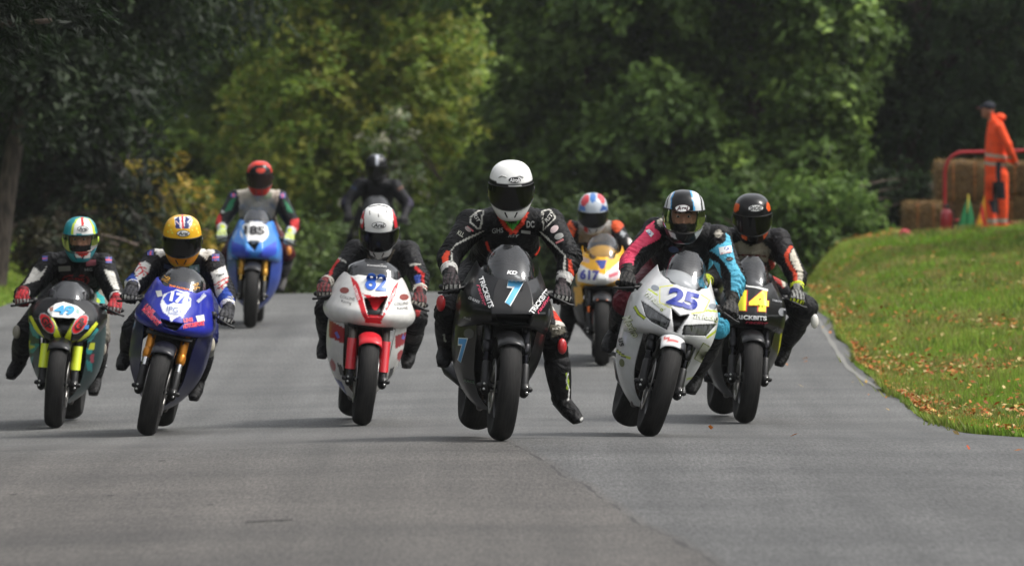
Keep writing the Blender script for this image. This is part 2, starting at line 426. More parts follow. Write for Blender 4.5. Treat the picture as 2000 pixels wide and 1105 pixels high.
    brk = n.new('ShaderNodeTexNoise'); brk.inputs['Scale'].default_value = 1.3; l.new(tc.outputs['Object'], brk.inputs['Vector'])
    wd = n.new('ShaderNodeMath'); wd.operation = 'MULTIPLY_ADD'; wd.inputs[1].default_value = 0.06; wd.inputs[2].default_value = -0.024; l.new(brk.outputs[0], wd.inputs[0])
    lt = n.new('ShaderNodeMath'); lt.operation = 'LESS_THAN'; l.new(a2.outputs[0], lt.inputs[0]); l.new(wd.outputs[0], lt.inputs[1])
    mc = n.new('ShaderNodeMix'); mc.data_type = 'RGBA'; mc.inputs[7].default_value = (.03, .028, .026, 1); nr_ = n.new('ShaderNodeMath'); nr_.operation = 'LESS_THAN'; nr_.inputs[1].default_value = 35.5; l.new(sx.outputs['Y'], nr_.inputs[0]); an_ = n.new('ShaderNodeMath'); an_.operation = 'MULTIPLY'; l.new(nr_.outputs[0], an_.inputs[0]); l.new(lt.outputs[0], an_.inputs[1]); l.new(an_.outputs[0], mc.inputs[0]); l.new(cur, mc.inputs[6])
    l.new(mc.outputs[2], b.inputs['Base Color'])
    b.inputs['Roughness'].default_value = 0.72; b.inputs['Specular IOR Level'].default_value = 0.35
    bp = n.new('ShaderNodeBump'); bp.inputs['Strength'].default_value = 0.4; bp.inputs['Distance'].default_value = 0.006; l.new(sp.outputs[0], bp.inputs['Height']); l.new(bp.outputs[0], b.inputs['Normal'])
    return m
# the road itself: straight over the crest, then turning left downhill
ys = np.concatenate([np.linspace(-250, 10, 30), np.arange(10.5, 100, 0.5)]); ts = np.linspace(0, 1, 40)
V = []
for d in ys:
    l_, r_ = ROAD_L - .05, float(road_right(d)) + 0.03 * math.sin(d * 2.1)
    bend = 0.02 * max(0, d - 76) ** 2
    for t in ts:
        x = l_ + (r_ - l_) * t; V.append((x - bend, d, float(z_road(x, d)) - bend * 0.0))
i = np.arange((len(ys) - 1) * 40).reshape(-1, 40)[:, :-1].ravel()
road = link_mesh(np_mesh('road', V, np.stack([i, i + 1, i + 41, i + 40], 1)), 'road', asphalt_material()); road['kind'] = 'structure'
# pale worn edging strip at the right-hand edge of the road
V = []; ds = np.arange(47.4, 74, 0.25)
for d in ds:
    xe = float(np.interp(d, [47.3, 49, 51.5, 56, 60, 75], [2.79, 2.76, 2.765, 2.835, 2.91, 3.2]))
    w = 0.022 + 0.006 * math.sin(d * 3.1)
    for s_ in (-w, w): V.append((xe + s_, d, float(z_road(xe + s_, d)) + 0.004))
i = np.arange(len(ds) - 1) * 2
ed = link_mesh(np_mesh('edge_line', V, np.stack([i, i + 1, i + 3, i + 2], 1)), 'road_marking', plain('777672', .85, bump=(30, .5))); ed['kind'] = 'structure'

# ---- stuff: grass blades and fallen leaves
def veg_material(name, trans=0.35, rough=0.6):
    m = bpy.data.materials.new(name); m.use_nodes = True; n = m.node_tree.nodes; l = m.node_tree.links; n.clear()
    out = n.new('ShaderNodeOutputMaterial'); at = n.new('ShaderNodeAttribute'); at.attribute_name = 'paint'
    d = n.new('ShaderNodeBsdfPrincipled'); d.inputs['Roughness'].default_value = rough; d.inputs['Specular IOR Level'].default_value = 0.3
    t = n.new('ShaderNodeBsdfTranslucent'); mx = n.new('ShaderNodeMixShader'); mx.inputs[0].default_value = trans
    l.new(at.outputs[0], d.inputs['Base Color']); l.new(at.outputs[0], t.inputs[0]); l.new(d.outputs[0], mx.inputs[1]); l.new(t.outputs[0], mx.inputs[2]); l.new(mx.outputs[0], out.inputs[0])
    return m
VEG = veg_material('leaf', .45); LITTER = veg_material('dry_leaf', 0.15)
def rnd(a, b, n): return RNG.uniform(a, b, n)
def grass(name, label, n, xf, d0, d1):
    d = d0 + (d1 - d0) * RNG.random(n) ** 1.25; x = xf(d, RNG.random(n)); z = z_land(x, d)
    h = rnd(.02, .065, n) * (1 + .5 * np.sin(x * 2.1 + d * .7)); a = rnd(0, 6.283, n); w = rnd(.003, .007, n) * (1 + d / 45); ln = rnd(-.03, .03, (n, 2))
    p0 = np.stack([x - np.cos(a) * w, d - np.sin(a) * w, z - .004], 1); p1 = np.stack([x + np.cos(a) * w, d + np.sin(a) * w, z - .004], 1); p2 = np.stack([x + ln[:, 0], d + ln[:, 1], z + h], 1)
    V = np.stack([p0, p1, p2], 1).reshape(-1, 3)
    g = np.array(lin('79a032')); y = np.array(lin('9fa850')); k = np.clip(.35 + .35 * np.sin(x * .8 + 1.7 * np.sin(d * .3)) * np.cos(d * .45) + rnd(-.35, .35, n), 0, 1)[:, None]
    c = (g * (1 - k) + y * k) * rnd(.7, 1.25, (n, 1))
    me = np_mesh(name, V, np.arange(3 * n).reshape(-1, 3), np.repeat(c, 3, 0))
    tag(link_mesh(me, name, VEG, smooth=False), label, 'grass', kind='stuff')
grass('grass', 'short green grass covering the bank right of the road', 250000, lambda d, r: road_right(d) + .01 + (0.6 + 6.5 * r) * r, 29, 96)
def tufts(n_t, per):
    d = rnd(30, 88, n_t); x = road_right(d) + np.abs(rnd(-1, 1, n_t)) ** 1.6 * 5.5 + .05; d = np.repeat(d, per) + RNG.normal(size=n_t * per) * .06; x = np.repeat(x, per) + RNG.normal(size=n_t * per) * .05; n = len(x)
    z = z_land(x, d); h = rnd(.05, .12, n); a = rnd(0, 6.283, n); w = rnd(.004, .008, n) * (1 + d / 60); ln = RNG.normal(size=(n, 2)) * .045
    V = np.stack([np.stack([x - np.cos(a) * w, d - np.sin(a) * w, z - .01], 1), np.stack([x + np.cos(a) * w, d + np.sin(a) * w, z - .01], 1), np.stack([x + ln[:, 0], d + ln[:, 1], z + h], 1)], 1).reshape(-1, 3)
    t = np.repeat(RNG.random(n_t), per)[:, None]; c = (np.array(lin('5f7f2a')) * (1 - t) + np.array(lin('a09a58')) * t) * rnd(.7, 1.2, (n, 1))
    tag(link_mesh(np_mesh('grass_tufts', V, np.arange(3 * n).reshape(-1, 3), np.repeat(c, 3, 0)), 'grass_tufts', VEG, smooth=False), 'longer uneven grass tufts and weeds on the right bank and road edge', 'grass', kind='stuff')
tufts(1500, 26)
grass('verge_grass', 'rough dark grass along the left edge of the road', 50000, lambda d, r: ROAD_L - .02 - 4.5 * r * (.3 + r), 50, 96)
def litter(name, label, n, xf, zf, d0, d1, power=1.0, dens=None):
    d = d0 + (d1 - d0) * RNG.random(n) ** power; x = xf(d, RNG.random(n))
    if dens is not None:
        k = dens(x, d) > RNG.random(n); x = x[k]; d = d[k]; n = len(x)
    z = zf(x, d); a = rnd(0, 6.283, n); L = rnd(.009, .028, n); w = L * rnd(.4, .75, n); t = rnd(-.5, .7, (n, 2))
    ux, uy = np.cos(a), np.sin(a)
    c0 = np.stack([x, d, z + .012 + .02 * RNG.random(n)], 1)
    U = np.stack([ux * L, uy * L, t[:, 0] * L], 1); Vv = np.stack([-uy * w, ux * w, t[:, 1] * w], 1)
    P = np.stack([c0 - U, c0 + Vv, c0 + U, c0 - Vv], 1); P[:, 1, 2] += .3 * w
    pal = np.array([lin(q) for q in ('a8601c', 'c0782c', 'c9a65a', '8a501e', 'b44a1a', 'cfb47a', 'b86a24')]); c = pal[RNG.integers(0, len(pal), n)] * rnd(.7, 1.15, (n, 1))
    me = np_mesh(name, P.reshape(-1, 3), np.arange(4 * n).reshape(-1, 4), np.repeat(c, 4, 0))
    tag(link_mesh(me, name, LITTER, smooth=False), label, 'leaves', kind='stuff')
litter('fallen_leaves', 'brown and orange fallen leaves scattered over the grass bank', 27000, lambda d, r: road_right(d) + 0.0 + 6.2 * r * r + .02, lambda x, d: z_land(x, d) + .03 + .02 * (x > 3.2), 30, 92, 1.2,
       lambda x, d: np.clip(.12 + .8 * np.exp(-(x - 2.9) * 4) + .8 * np.clip(np.sin(x * 1.7 + d * .23) * np.sin(d * .41 + x) * 1.6 - .45, 0, 1), 0, 1))
# short rubber marks, scratches and grit on the asphalt
def marks():
    V = []
    for (px, py, ln, w, a) in ((525, 1005, .10, .006, 4), (215, 942, .022, .006, 2), (25, 934, .02, .006, 3), (410, 968, .014, .006, 0), (315, 872, .02, .006, 0)) + tuple((random.uniform(1150, 1990), random.uniform(862, 930), .006, .03, 0) for _ in range(0)):
        D = 300 + 0; D = 1.55 * F / (py - 300); x = (px - 1000) / F * D
        for sx_, sy_ in ((-1, -1), (1, -1), (1, 1), (-1, 1)):
            X = x + sx_ * ln; Y = D + sy_ * w * 4 + sx_ * ln * a * .1; V.append((X, Y, float(z_road(X, Y)) + .005))
    ob = link_mesh(np_mesh('rubber_marks', V, np.arange(len(V)).reshape(-1, 4)), 'rubber_marks', plain('161514', .9)); tag(ob, 'small dark rubber marks and grit on the near asphalt', 'road marks', kind='stuff')
marks()
litter('road_leaves', 'dry leaves lying loose on the asphalt by the grass edge', 26, lambda d, r: road_right(d) - 1.7 * r * r - .05, lambda x, d: z_road(x, d) + .0, 33, 60, 1.0)
# ------------------------------------------------------------------ trees and shrubs
def bark_material(name, c0, c1):
    m, n, l, b = new_mat(name); tc = n.new('ShaderNodeTexCoord'); mp = n.new('ShaderNodeMapping'); mp.inputs['Scale'].default_value = (7, 7, 1.6)
    nz = n.new('ShaderNodeTexNoise'); nz.inputs['Scale'].default_value = 3; nz.inputs['Detail'].default_value = 8
    r_ = n.new('ShaderNodeValToRGB'); r_.color_ramp.elements[0].position = .35; r_.color_ramp.elements[0].color = (*lin(c0), 1); r_.color_ramp.elements[1].position = .68; r_.color_ramp.elements[1].color = (*lin(c1), 1)
    bp = n.new('ShaderNodeBump'); bp.inputs['Strength'].default_value = .9; bp.inputs['Distance'].default_value = .04
    l.new(tc.outputs['Object'], mp.inputs[0]); l.new(mp.outputs[0], nz.inputs['Vector']); l.new(nz.outputs[0], r_.inputs[0]); l.new(r_.outputs[0], b.inputs['Base Color']); l.new(nz.outputs[0], bp.inputs['Height']); l.new(bp.outputs[0], b.inputs['Normal'])
    b.inputs['Roughness'].default_value = .9
    return m
BARK = bark_material('bark', '3a2f27', '6e6056'); BARK2 = bark_material('grey_bark', '352e29', '655a50')

def unit(v): return v / np.maximum(np.linalg.norm(v, axis=1, keepdims=True), 1e-9)
def leaf_cloud(lobes, dens, K, L, Wd, pal, droop=.35, spray=.45, narrow=False, jitter=.25, hi_cut=6.5):
    """leaves set along short sprays that stick out of each lobe (cx,cy,cz,rx,ry,rz); returns verts, faces, colours"""
    VV = []; CC = []
    pal = np.array([lin(p) for p in pal])
    for (cx, cy, cz, rx, ry, rz) in lobes:
        fx = abs(cx) - rx > cy * .0816 + .6; hi = cz - rz > min(hi_cut, HC + .0245 * cy + .7) or (fx and hi_cut < 10)
        area = 4 * math.pi * ((rx * ry) ** 1.6 / 3 + (rx * rz) ** 1.6 / 3 + (ry * rz) ** 1.6 / 3) ** (1 / 1.6)
        S = max(6, int(area * dens * (0.07 if hi else .46))); k = K
        ls = (3.0 if hi else 1.32)
        o = unit(RNG.normal(size=(S, 3))); o[:, 2] = np.where(o[:, 2] < -.55, -o[:, 2], o[:, 2])
        rad = RNG.uniform(.45, 1.06, (S, 1)) ** .6
        p = np.array([cx, cy, cz]) + o * rad * np.array([rx, ry, rz])
        dirn = unit(o * .8 + RNG.normal(size=(S, 3)) * .45 + np.array([0, 0, -droop]))
        ln = spray * RNG.uniform(.5, 1.3, (S, 1))
        tone = pal[RNG.integers(0, len(pal), S)] * RNG.uniform(.75, 1.5, (S, 1))
        t = RNG.random((S, k, 1)); side = unit(np.cross(dirn, np.array([0, 0, 1.0]) + 0 * dirn))[:, None, :]
        q = p[:, None, :] + dirn[:, None, :] * t * ln[:, None, :] + RNG.normal(size=(S, k, 3)) * spray * (.07 if narrow else jitter) * (1.1 - .6 * t) + np.array([0, 0, -1.0]) * (t ** 2) * droop * spray * .6
        q = q.reshape(-1, 3); N = len(q)
        dd = np.repeat(dirn, k, 0); ss = np.repeat(side[:, 0], k, 0) * RNG.choice([-1, 1], (N, 1))
        u = unit(dd * (.9 if narrow else .5) + ss * RNG.uniform(.3, .9, (N, 1)) + RNG.normal(size=(N, 3)) * .35 + np.array([0, 0, -.25]))
        nrm = unit(RNG.normal(size=(N, 3)) * .5 + np.array([0, 0, .55]) + np.repeat(o, k, 0) * .75); v = unit(np.cross(u, nrm))
        l_ = L * ls * RNG.uniform(.6, 1.3, (N, 1)); w_ = Wd * ls * RNG.uniform(.7, 1.2, (N, 1))
        P = np.stack([q - u * l_ * .5, q + v * w_ * .5 + nrm * w_ * .18, q + u * l_ * .5, q - v * w_ * .5 + nrm * w_ * .18], 1)
        VV.append(P.reshape(-1, 3)); CC.append(np.repeat(np.repeat(tone, k, 0) * RNG.uniform(.75, 1.25, (N, 1)), 4, 0))
    V = np.concatenate(VV); return V, np.arange(len(V)).reshape(-1, 4), np.concatenate(CC)
def bez(a, b, c, n=7): return [Vector(a) * (1 - t) ** 2 + Vector(b) * 2 * t * (1 - t) + Vector(c) * t * t for t in np.linspace(0, 1, n)]
def tree(name, label, cat, base, top, r0, lobes, pal, dens=26, K=16, L=.13, Wd=.075, droop=.35, spray=.45, narrow=False, bark=None, group=None, limbs=10, stems=1, kinds=('trunk', 'crown')):
    bx, by = base; bz = float(z_land(bx, by)) - .05
    root = empty(name, (bx, by, bz)); tag(root, label, cat, group)
    mb = MB(); b0 = Vector((0, 0, 0)); t0 = Vector(top) - Vector((bx, by, bz))
    for s_ in range(stems):
        off = Vector((random.uniform(-.25, .25), random.uniform(-.2, .2), 0)) if stems > 1 else Vector()
        tp = t0 + off * 4
        mid = (tp * .5) + Vector((random.uniform(-.15, .15), random.uniform(-.15, .15), 0)) * tp.length * .12
        pts = bez(b0 + off, mid, tp, 9); mb.tube(pts, [r0 / (stems ** .5) * (1.25 if i == 0 else 1) * (1 - .85 * i / 8) for i in range(9)], 12)
        pick = sorted(lobes, key=lambda q: random.random())[:limbs]
        for q in pick:
            e = Vector(q[:3]) - Vector((bx, by, bz)); f_ = max(.12, min(.92, (e.z - .3 * (e - t0 * .5).length * .4) / max(tp.z, .1)))
            s0 = pts[min(8, int(f_ * 8))]
            m_ = s0.lerp(e, .5) + Vector((0, 0, .15 * (e - s0).length)); rr = r0 * .34 * (1 - f_ * .6) + .012
            mb.tube(bez(s0, m_, e, 6), [rr * (1 - .8 * i / 5) for i in range(6)], 7)
    mb.build(kinds[0], bark or BARK, root)
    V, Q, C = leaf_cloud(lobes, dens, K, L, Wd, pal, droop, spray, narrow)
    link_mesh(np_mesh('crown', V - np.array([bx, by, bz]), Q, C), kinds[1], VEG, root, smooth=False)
    return root
def lobes_in(cx, cy, z0, z1, rx, ry, n, r=(.7, 1.3), shape='egg'):
    out = []
    for i in range(n):
        t = (i + random.random()) / n; z = z0 + (z1 - z0) * t
        k = {'egg': math.sin(math.pi * min(1, .14 + .8 * t)) ** .6, 'cone': (1 - .85 * t) ** .8, 'column': 1.0}[shape]
        a = random.uniform(0, 6.283); rr = random.uniform(.35, 1) ** .5
        s_ = random.uniform(*r)
        out.append((cx + math.cos(a) * rx * k * rr, cy + math.sin(a) * ry * k * rr, z, s_, s_, s_ * random.uniform(.55, .85)))
    return out
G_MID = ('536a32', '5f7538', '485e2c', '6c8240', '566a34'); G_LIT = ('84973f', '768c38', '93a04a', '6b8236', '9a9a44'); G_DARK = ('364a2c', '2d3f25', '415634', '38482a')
G_SHR = ('5c7638', '50682f', '6c863e', '46602a')
# broad-leaved trees beyond the crest
tree('lime_tree', 'sunlit yellow-green tree in the gap beyond the crest', 'tree', (-2.9, 107), (-2.6, 107, 7), .10, lobes_in(-2.8, 105.5, -.8, 7, 1.7, 1.3, 46, (.6, 1.0), 'column'), G_LIT, 30, 15, .12, .07, droop=.3)
tree('lime_tree', 'tall paler green tree behind the riders in black and in white helmets', 'tree', (-4.9, 116), (-4.6, 116, 10), .25, lobes_in(-4.8, 116, -.5, 10, 2.4, 1.6, 46, (.7, 1.1), 'column'), ('75883a', '677d36', '84923f', '5c7232'), 28, 14, .13, .08)
tree('broadleaf_tree', 'large mid-green tree behind the white-helmeted rider', 'tree', (1.3, 102), (1.4, 102, 6.6), .2, lobes_in(1.35, 101, .6, 6.3, 2.0, 1.8, 40, (.6, 1.1), 'column'), G_MID, 32, 16, .135, .085, droop=.45, limbs=14)
tree('broadleaf_tree', 'large mid-green tree with drooping boughs behind number 25', 'tree', (3.9, 99), (3.8, 99, 7), .22, lobes_in(3.6, 98.5, 1.0, 6.8, 2.1, 1.8, 42, (.6, 1.1), 'column'), ('566c36', '4a602e', '627a3e', '50662f', '72893f'), 32, 16, .13, .08, droop=.5, limbs=14)
tree('broadleaf_tree', 'green tree filling the gap between the lit tree and the large one', 'tree', (-1.0, 113), (-1.0, 113, 6.5), .2, lobes_in(-1.0, 113, -.8, 6.5, 2.2, 1.5, 44, (.7, 1.1), 'column'), ('61763a', '6d8240', '536a34'), 26, 14, .14, .085)
# dark evergreens
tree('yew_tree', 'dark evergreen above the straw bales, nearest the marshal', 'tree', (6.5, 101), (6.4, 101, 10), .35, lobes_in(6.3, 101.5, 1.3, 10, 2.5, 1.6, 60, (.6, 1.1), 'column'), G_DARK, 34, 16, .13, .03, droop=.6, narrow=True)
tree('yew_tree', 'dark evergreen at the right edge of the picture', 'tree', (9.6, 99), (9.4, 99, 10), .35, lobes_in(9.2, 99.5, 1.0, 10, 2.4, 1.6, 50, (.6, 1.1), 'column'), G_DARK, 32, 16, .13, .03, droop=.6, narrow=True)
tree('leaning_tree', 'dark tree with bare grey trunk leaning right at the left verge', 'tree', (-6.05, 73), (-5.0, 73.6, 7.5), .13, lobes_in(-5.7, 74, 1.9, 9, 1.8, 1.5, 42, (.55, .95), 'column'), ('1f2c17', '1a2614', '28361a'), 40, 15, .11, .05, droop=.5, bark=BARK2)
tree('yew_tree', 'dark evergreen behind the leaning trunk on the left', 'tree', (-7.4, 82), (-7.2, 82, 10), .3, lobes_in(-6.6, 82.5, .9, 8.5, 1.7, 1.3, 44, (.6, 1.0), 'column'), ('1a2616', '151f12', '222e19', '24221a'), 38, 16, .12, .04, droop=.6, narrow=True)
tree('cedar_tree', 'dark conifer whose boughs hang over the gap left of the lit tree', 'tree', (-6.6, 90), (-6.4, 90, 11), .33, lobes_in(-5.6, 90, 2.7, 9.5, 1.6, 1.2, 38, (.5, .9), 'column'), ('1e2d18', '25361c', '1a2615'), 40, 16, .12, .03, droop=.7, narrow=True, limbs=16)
# near conifer whose bough tips hang into the top left corner
nl = [(-3.35 - .42 * (i % 4) + random.uniform(-.15, .15), 47 + random.uniform(-.9, .9), 2.68 - .1 * (i % 4) + .15 * random.random() + .3 * (i // 4), .4, .4, .16) for i in range(20)]
nl += lobes_in(-7.6, 47, 2.6, 11, 2.4, 2.4, 26, (.6, 1.0), 'cone')
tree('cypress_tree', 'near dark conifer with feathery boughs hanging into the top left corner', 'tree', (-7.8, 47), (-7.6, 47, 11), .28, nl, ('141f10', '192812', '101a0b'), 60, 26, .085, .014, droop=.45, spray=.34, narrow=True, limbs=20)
tree('yew_tree', 'dark evergreen outside the right edge whose boughs shade the top of the bank', 'tree', (12.6, 80), (12.4, 80, 8), .3, [(random.uniform(7.7, 13), random.uniform(77, 82.5), random.uniform(4.6, 7.5), .95, .95, .6) for _ in range(34)], G_DARK, 22, 12, .16, .05, droop=.6, narrow=True)
# shrubs
def shrub(name, label, px0, px1, py0, py1, D, pal, n=14, dens=46, L=.09, Wd=.055, **k):
    a = W(px0, py1, D); b = W(px1, py0, D); cx = (a.x + b.x) / 2; g = float(z_land(cx, D))
    ht = b.z; lob = []
    for i in range(n):
        s_ = random.uniform(.22, .42) * min(1.6, max(.7, (b.x - a.x) / 2)); x = random.uniform(a.x + s_ * .6, b.x - s_ * .6)
        z = random.uniform(g + s_ * .4, max(g + s_, ht - s_ * .6)); lob.append((x, D + random.uniform(-.5, .5), z, s_, s_, s_ * .8))
    return tree(name, label, 'shrub', (cx, D), (cx, D, g + (ht - g) * .8), .05, lob, pal, dens, 12, L, Wd, spray=.25, stems=4, limbs=5, kinds=('stem', 'foliage'), group='shrubs beyond the crest', **k)
shrub('shrub', 'yellowing bush between the two leftmost helmets', 190, 430, 325, 600, 86, ('8a7a30', '6f6f2a', '9a8436', '596326'), 22)
shrub('shrub', 'pale flowering bush above the helmet of number 82', 680, 840, 215, 470, 99, ('9aa583', '6d7f4a', 'b5b39a', '5a7038'), 22, L=.08)
shrub('shrub', 'low dark hedge bush behind number 185', 380, 640, 420, 620, 88, ('4a5c2c', '3e5026', '586a34'), 22)
shrub('shrub', 'low dark hedge bush between numbers 185 and 82', 600, 880, 430, 620, 90, ('43552c', '384a26', '4e6032'), 24)
shrub('shrub', 'low dark bush behind the white-helmeted rider', 850, 1130, 400, 620, 92, ('445532', '3a4a2a', '506034'), 24)
shrub('shrub', 'low dark bush behind number 617', 1080, 1340, 390, 620, 92, ('3f5030', '485a36', '506034'), 24)
shrub('shrub', 'bright green bush right of the black-helmeted rider', 1480, 1720, 320, 520, 93, G_SHR, 26)
shrub('shrub', 'green bush behind number 14', 1300, 1540, 360, 560, 95, ('44602a', '38521f'), 22)
shrub('shrub', 'dark undergrowth left of the straw bales', 1690, 1860, 330, 470, 95, ('2c3d22', '24331c'), 16)
shrub('shrub', 'dark bush below the leaning trunk', 40, 230, 430, 610, 80, ('2e2c1c', '26301c', '3a3822'), 16)
# the wood beyond reads as one mass
wl_ = [(x + random.uniform(-.8, .8), 122 + random.uniform(0, 10), z + random.uniform(-.6, .6), 1.5, 1.3, 1.1) for x in np.arange(-16, 16.1, 1.7) for z in np.arange(-2, 7, 1.6)]
V, Q, C = leaf_cloud(wl_, 8, 12, .30, .19, ('3a5220', '2d441b', '4b6328', '566a2b'), .4, .6, hi_cut=20)
tag(link_mesh(np_mesh('wood', V, Q, C), 'distant_wood', VEG, smooth=False), 'dense green wood filling the background behind the trees', 'wood', kind='stuff')

# the park trees that line the road on both sides, outside the picture, seen only in reflections
wl_ = []
for y in np.arange(-34, 64, 6.5):
    for s_ in (-1, 1):
        x0 = s_ * (15 + random.uniform(-1, 1.5))
        for k in range(4): wl_.append((x0 + random.uniform(-1.5, 1.5), y + random.uniform(-2, 2), 1.5 + 1.9 * k + random.uniform(-.5, .5), 2.4, 2.4, 1.7))
for x in np.arange(-11, 12, 4.5):
    for k in range(4): wl_.append((x + random.uniform(-1, 1), -46 + random.uniform(-2, 2), 1.5 + 1.8 * k, 2.6, 2.2, 1.7))
for y in np.arange(66, 126, 5.5):
    for s_ in (-1, 1):
        for k in range(4): wl_.append((s_ * (18 + random.uniform(-1.5, 3)), y + random.uniform(-2, 2), 1.8 + 1.9 * k + random.uniform(-.5, .5), 2.4, 2.4, 1.7))
V, Q, C = leaf_cloud(wl_, 1.3, 10, .85, .55, ('2f451c', '3a5220', '253a18'), .4, 1.2, hi_cut=90)
tag(link_mesh(np_mesh('wood', V, Q, C), 'roadside_wood', VEG, smooth=False), 'dense park trees lining both sides of the road beyond the picture', 'wood', kind='stuff')
# ------------------------------------------------------------------ motorcycles (local axes: nose points to -Y, front contact patch at the origin)
def crom(P, n):
    """Catmull-Rom resampling of a list of tuples"""
    P = np.array(P, float); m = len(P); out = []
    for t in np.linspace(0, m - 1, n):
        i = min(int(t), m - 2); u = t - i
        p0 = P[max(i - 1, 0)]; p1 = P[i]; p2 = P[i + 1]; p3 = P[min(i + 2, m - 1)]
        out.append(.5 * ((2 * p1) + (-p0 + p2) * u + (2 * p0 - 5 * p1 + 4 * p2 - p3) * u * u + (-p0 + 3 * p1 - 3 * p2 + p3) * u ** 3))
    return np.array(out)
def nose_surface(rows, nr, nc, sharp=1.0, span=90, facet=0):
    """rows (z centre, z side, half width, y centre, y side): curved nose sections from bottom to top"""
    G = []
    for (zc, zs, w, yc, ysd) in crom(rows, nr):
        r_ = []
        for ph in np.linspace(-R(span), R(span), nc):
            k = (1 - math.cos(ph)) ** sharp
            if facet:
                xn = abs(math.sin(ph)); kf = .03 * xn if xn < facet else .03 * facet + (xn - facet) / (1 - facet) * .42; k = kf + (k - kf) * min(1, max(0, (xn - .75) / .25)) ** 1.5
            r_.append((w * math.sin(ph), yc + (ysd - yc) * k, zc + (zs - zc) * k))
        G.append(r_)
    return G
COWL = [(.66, .60, .20, .10, .46), (.672, .61, .240, .0, .46), (.70, .645, .260, -.045, .47), (.735, .73, .268, -.045, .48), (.80, .80, .258, .01, .50), (.86, .89, .232, .075, .50), (.895, .985, .195, .115, .47)]
SCREEN = [(.875, .965, .165, .118, .44), (.93, 1.0, .160, .155, .45), (1.0, 1.025, .145, .225, .46), (1.055, 1.055, .115, .30, .46), (1.09, 1.08, .07, .35, .45)]
COWL_HI = [(.66, .685, .20, .10, .46), (.672, .695, .240, .0, .46), (.70, .715, .260, -.045, .47), (.735, .755, .265, -.04, .48), (.81, .81, .248, .015, .50), (.88, .90, .215, .08, .50), (.935, .975, .185, .13, .47), (.955, .99, .165, .15, .46)]
SCREEN_HI = [(.935, .975, .155, .15, .45), (.98, 1.0, .15, .19, .46), (1.03, 1.03, .135, .24, .47), (1.07, 1.06, .105, .30, .46), (1.09, 1.075, .065, .33, .45)]
# rows of side panel: z, then (x, y) of front edge, bulge, mid, rear edge
SIDE = [(.75, (.190, .22), (.240, .42), (.240, .62), (.19, .80)), (.68, (.180, .18), (.246, .40), (.255, .62), (.20, .86)), (.58, (.165, .19), (.245, .42), (.258, .65), (.21, .92)),
        (.45, (.155, .27), (.232, .47), (.245, .70), (.20, .98)), (.33, (.135, .37), (.195, .56), (.205, .76), (.17, 1.0)), (.22, (.085, .46), (.130, .64), (.135, .82), (.11, 1.0)), (.145, (.01, .50), (.05, .70), (.055, .85), (.04, .98))]
RUB = None
def facing(mb):
    """summed face normal of a panel"""
    v = np.array(mb.v); f = np.array([q[:3] for q in mb.f]); a, b, c = v[f[:, 0]], v[f[:, 1]], v[f[:, 2]]
    return Vector(np.cross(b - a, c - b).sum(0))
def tyre_mat():
    global RUB
    if RUB: return RUB
    m, n, l, b = new_mat('tyre_rubber'); tc = n.new('ShaderNodeTexCoord'); nz = n.new('ShaderNodeTexNoise'); nz.inputs['Scale'].default_value = 40; nz.inputs['Detail'].default_value = 6
    mp = n.new('ShaderNodeMapping'); mp.inputs['Scale'].default_value = (3, .35, .35); l.new(tc.outputs['Object'], mp.inputs[0]); l.new(mp.outputs[0], nz.inputs['Vector'])
    r_ = n.new('ShaderNodeValToRGB'); r_.color_ramp.elements[0].color = (.007, .007, .007, 1); r_.color_ramp.elements[0].position = .35; r_.color_ramp.elements[1].color = (.021, .020, .0195, 1); r_.color_ramp.elements[1].position = .7
    l.new(nz.outputs[0], r_.inputs[0])
    # scrubbed, dusty centre band
    sp_ = n.new('ShaderNodeSeparateXYZ'); l.new(tc.outputs['Object'], sp_.inputs[0]); ab_ = n.new('ShaderNodeMath'); ab_.operation = 'ABSOLUTE'; l.new(sp_.outputs['X'], ab_.inputs[0])
    mr_ = n.new('ShaderNodeMapRange'); mr_.inputs[1].default_value = .018; mr_.inputs[2].default_value = .042; mr_.inputs[3].default_value = 1; mr_.inputs[4].default_value = 0; l.new(ab_.outputs[0], mr_.inputs[0])
    ml_ = n.new('ShaderNodeMath'); ml_.operation = 'MULTIPLY'; l.new(mr_.outputs[0], ml_.inputs[0]); l.new(nz.outputs[0], ml_.inputs[1])
    mx_ = n.new('ShaderNodeMix'); mx_.data_type = 'RGBA'; mx_.inputs[7].default_value = (.030, .029, .028, 1); l.new(ml_.outputs[0], mx_.inputs[0]); l.new(r_.outputs[0], mx_.inputs[6]); l.new(mx_.outputs[2], b.inputs['Base Color']); b.inputs['Roughness'].default_value = .8; b.inputs['Specular IOR Level'].default_value = .25
    bp = n.new('ShaderNodeBump'); bp.inputs['Strength'].default_value = .25; bp.inputs['Distance'].default_value = .004; l.new(nz.outputs[0], bp.inputs['Height']); l.new(bp.outputs[0], b.inputs['Normal'])
    RUB = m; return m
def tyre_prof(Rr, hw):
    out = []
    for a in np.linspace(-1.25, 1.25, 15):
        k = a / 1.25
        out.append((hw * math.sin(a) / math.sin(1.25), Rr - hw * .78 * (1 - math.cos(a)) - .0))
    return [(-hw * .72, Rr - hw * .78 - .075), ] + [(-hw * .97, Rr - hw * .75)] + out + [(hw * .97, Rr - hw * .75), (hw * .72, Rr - hw * .78 - .075)]
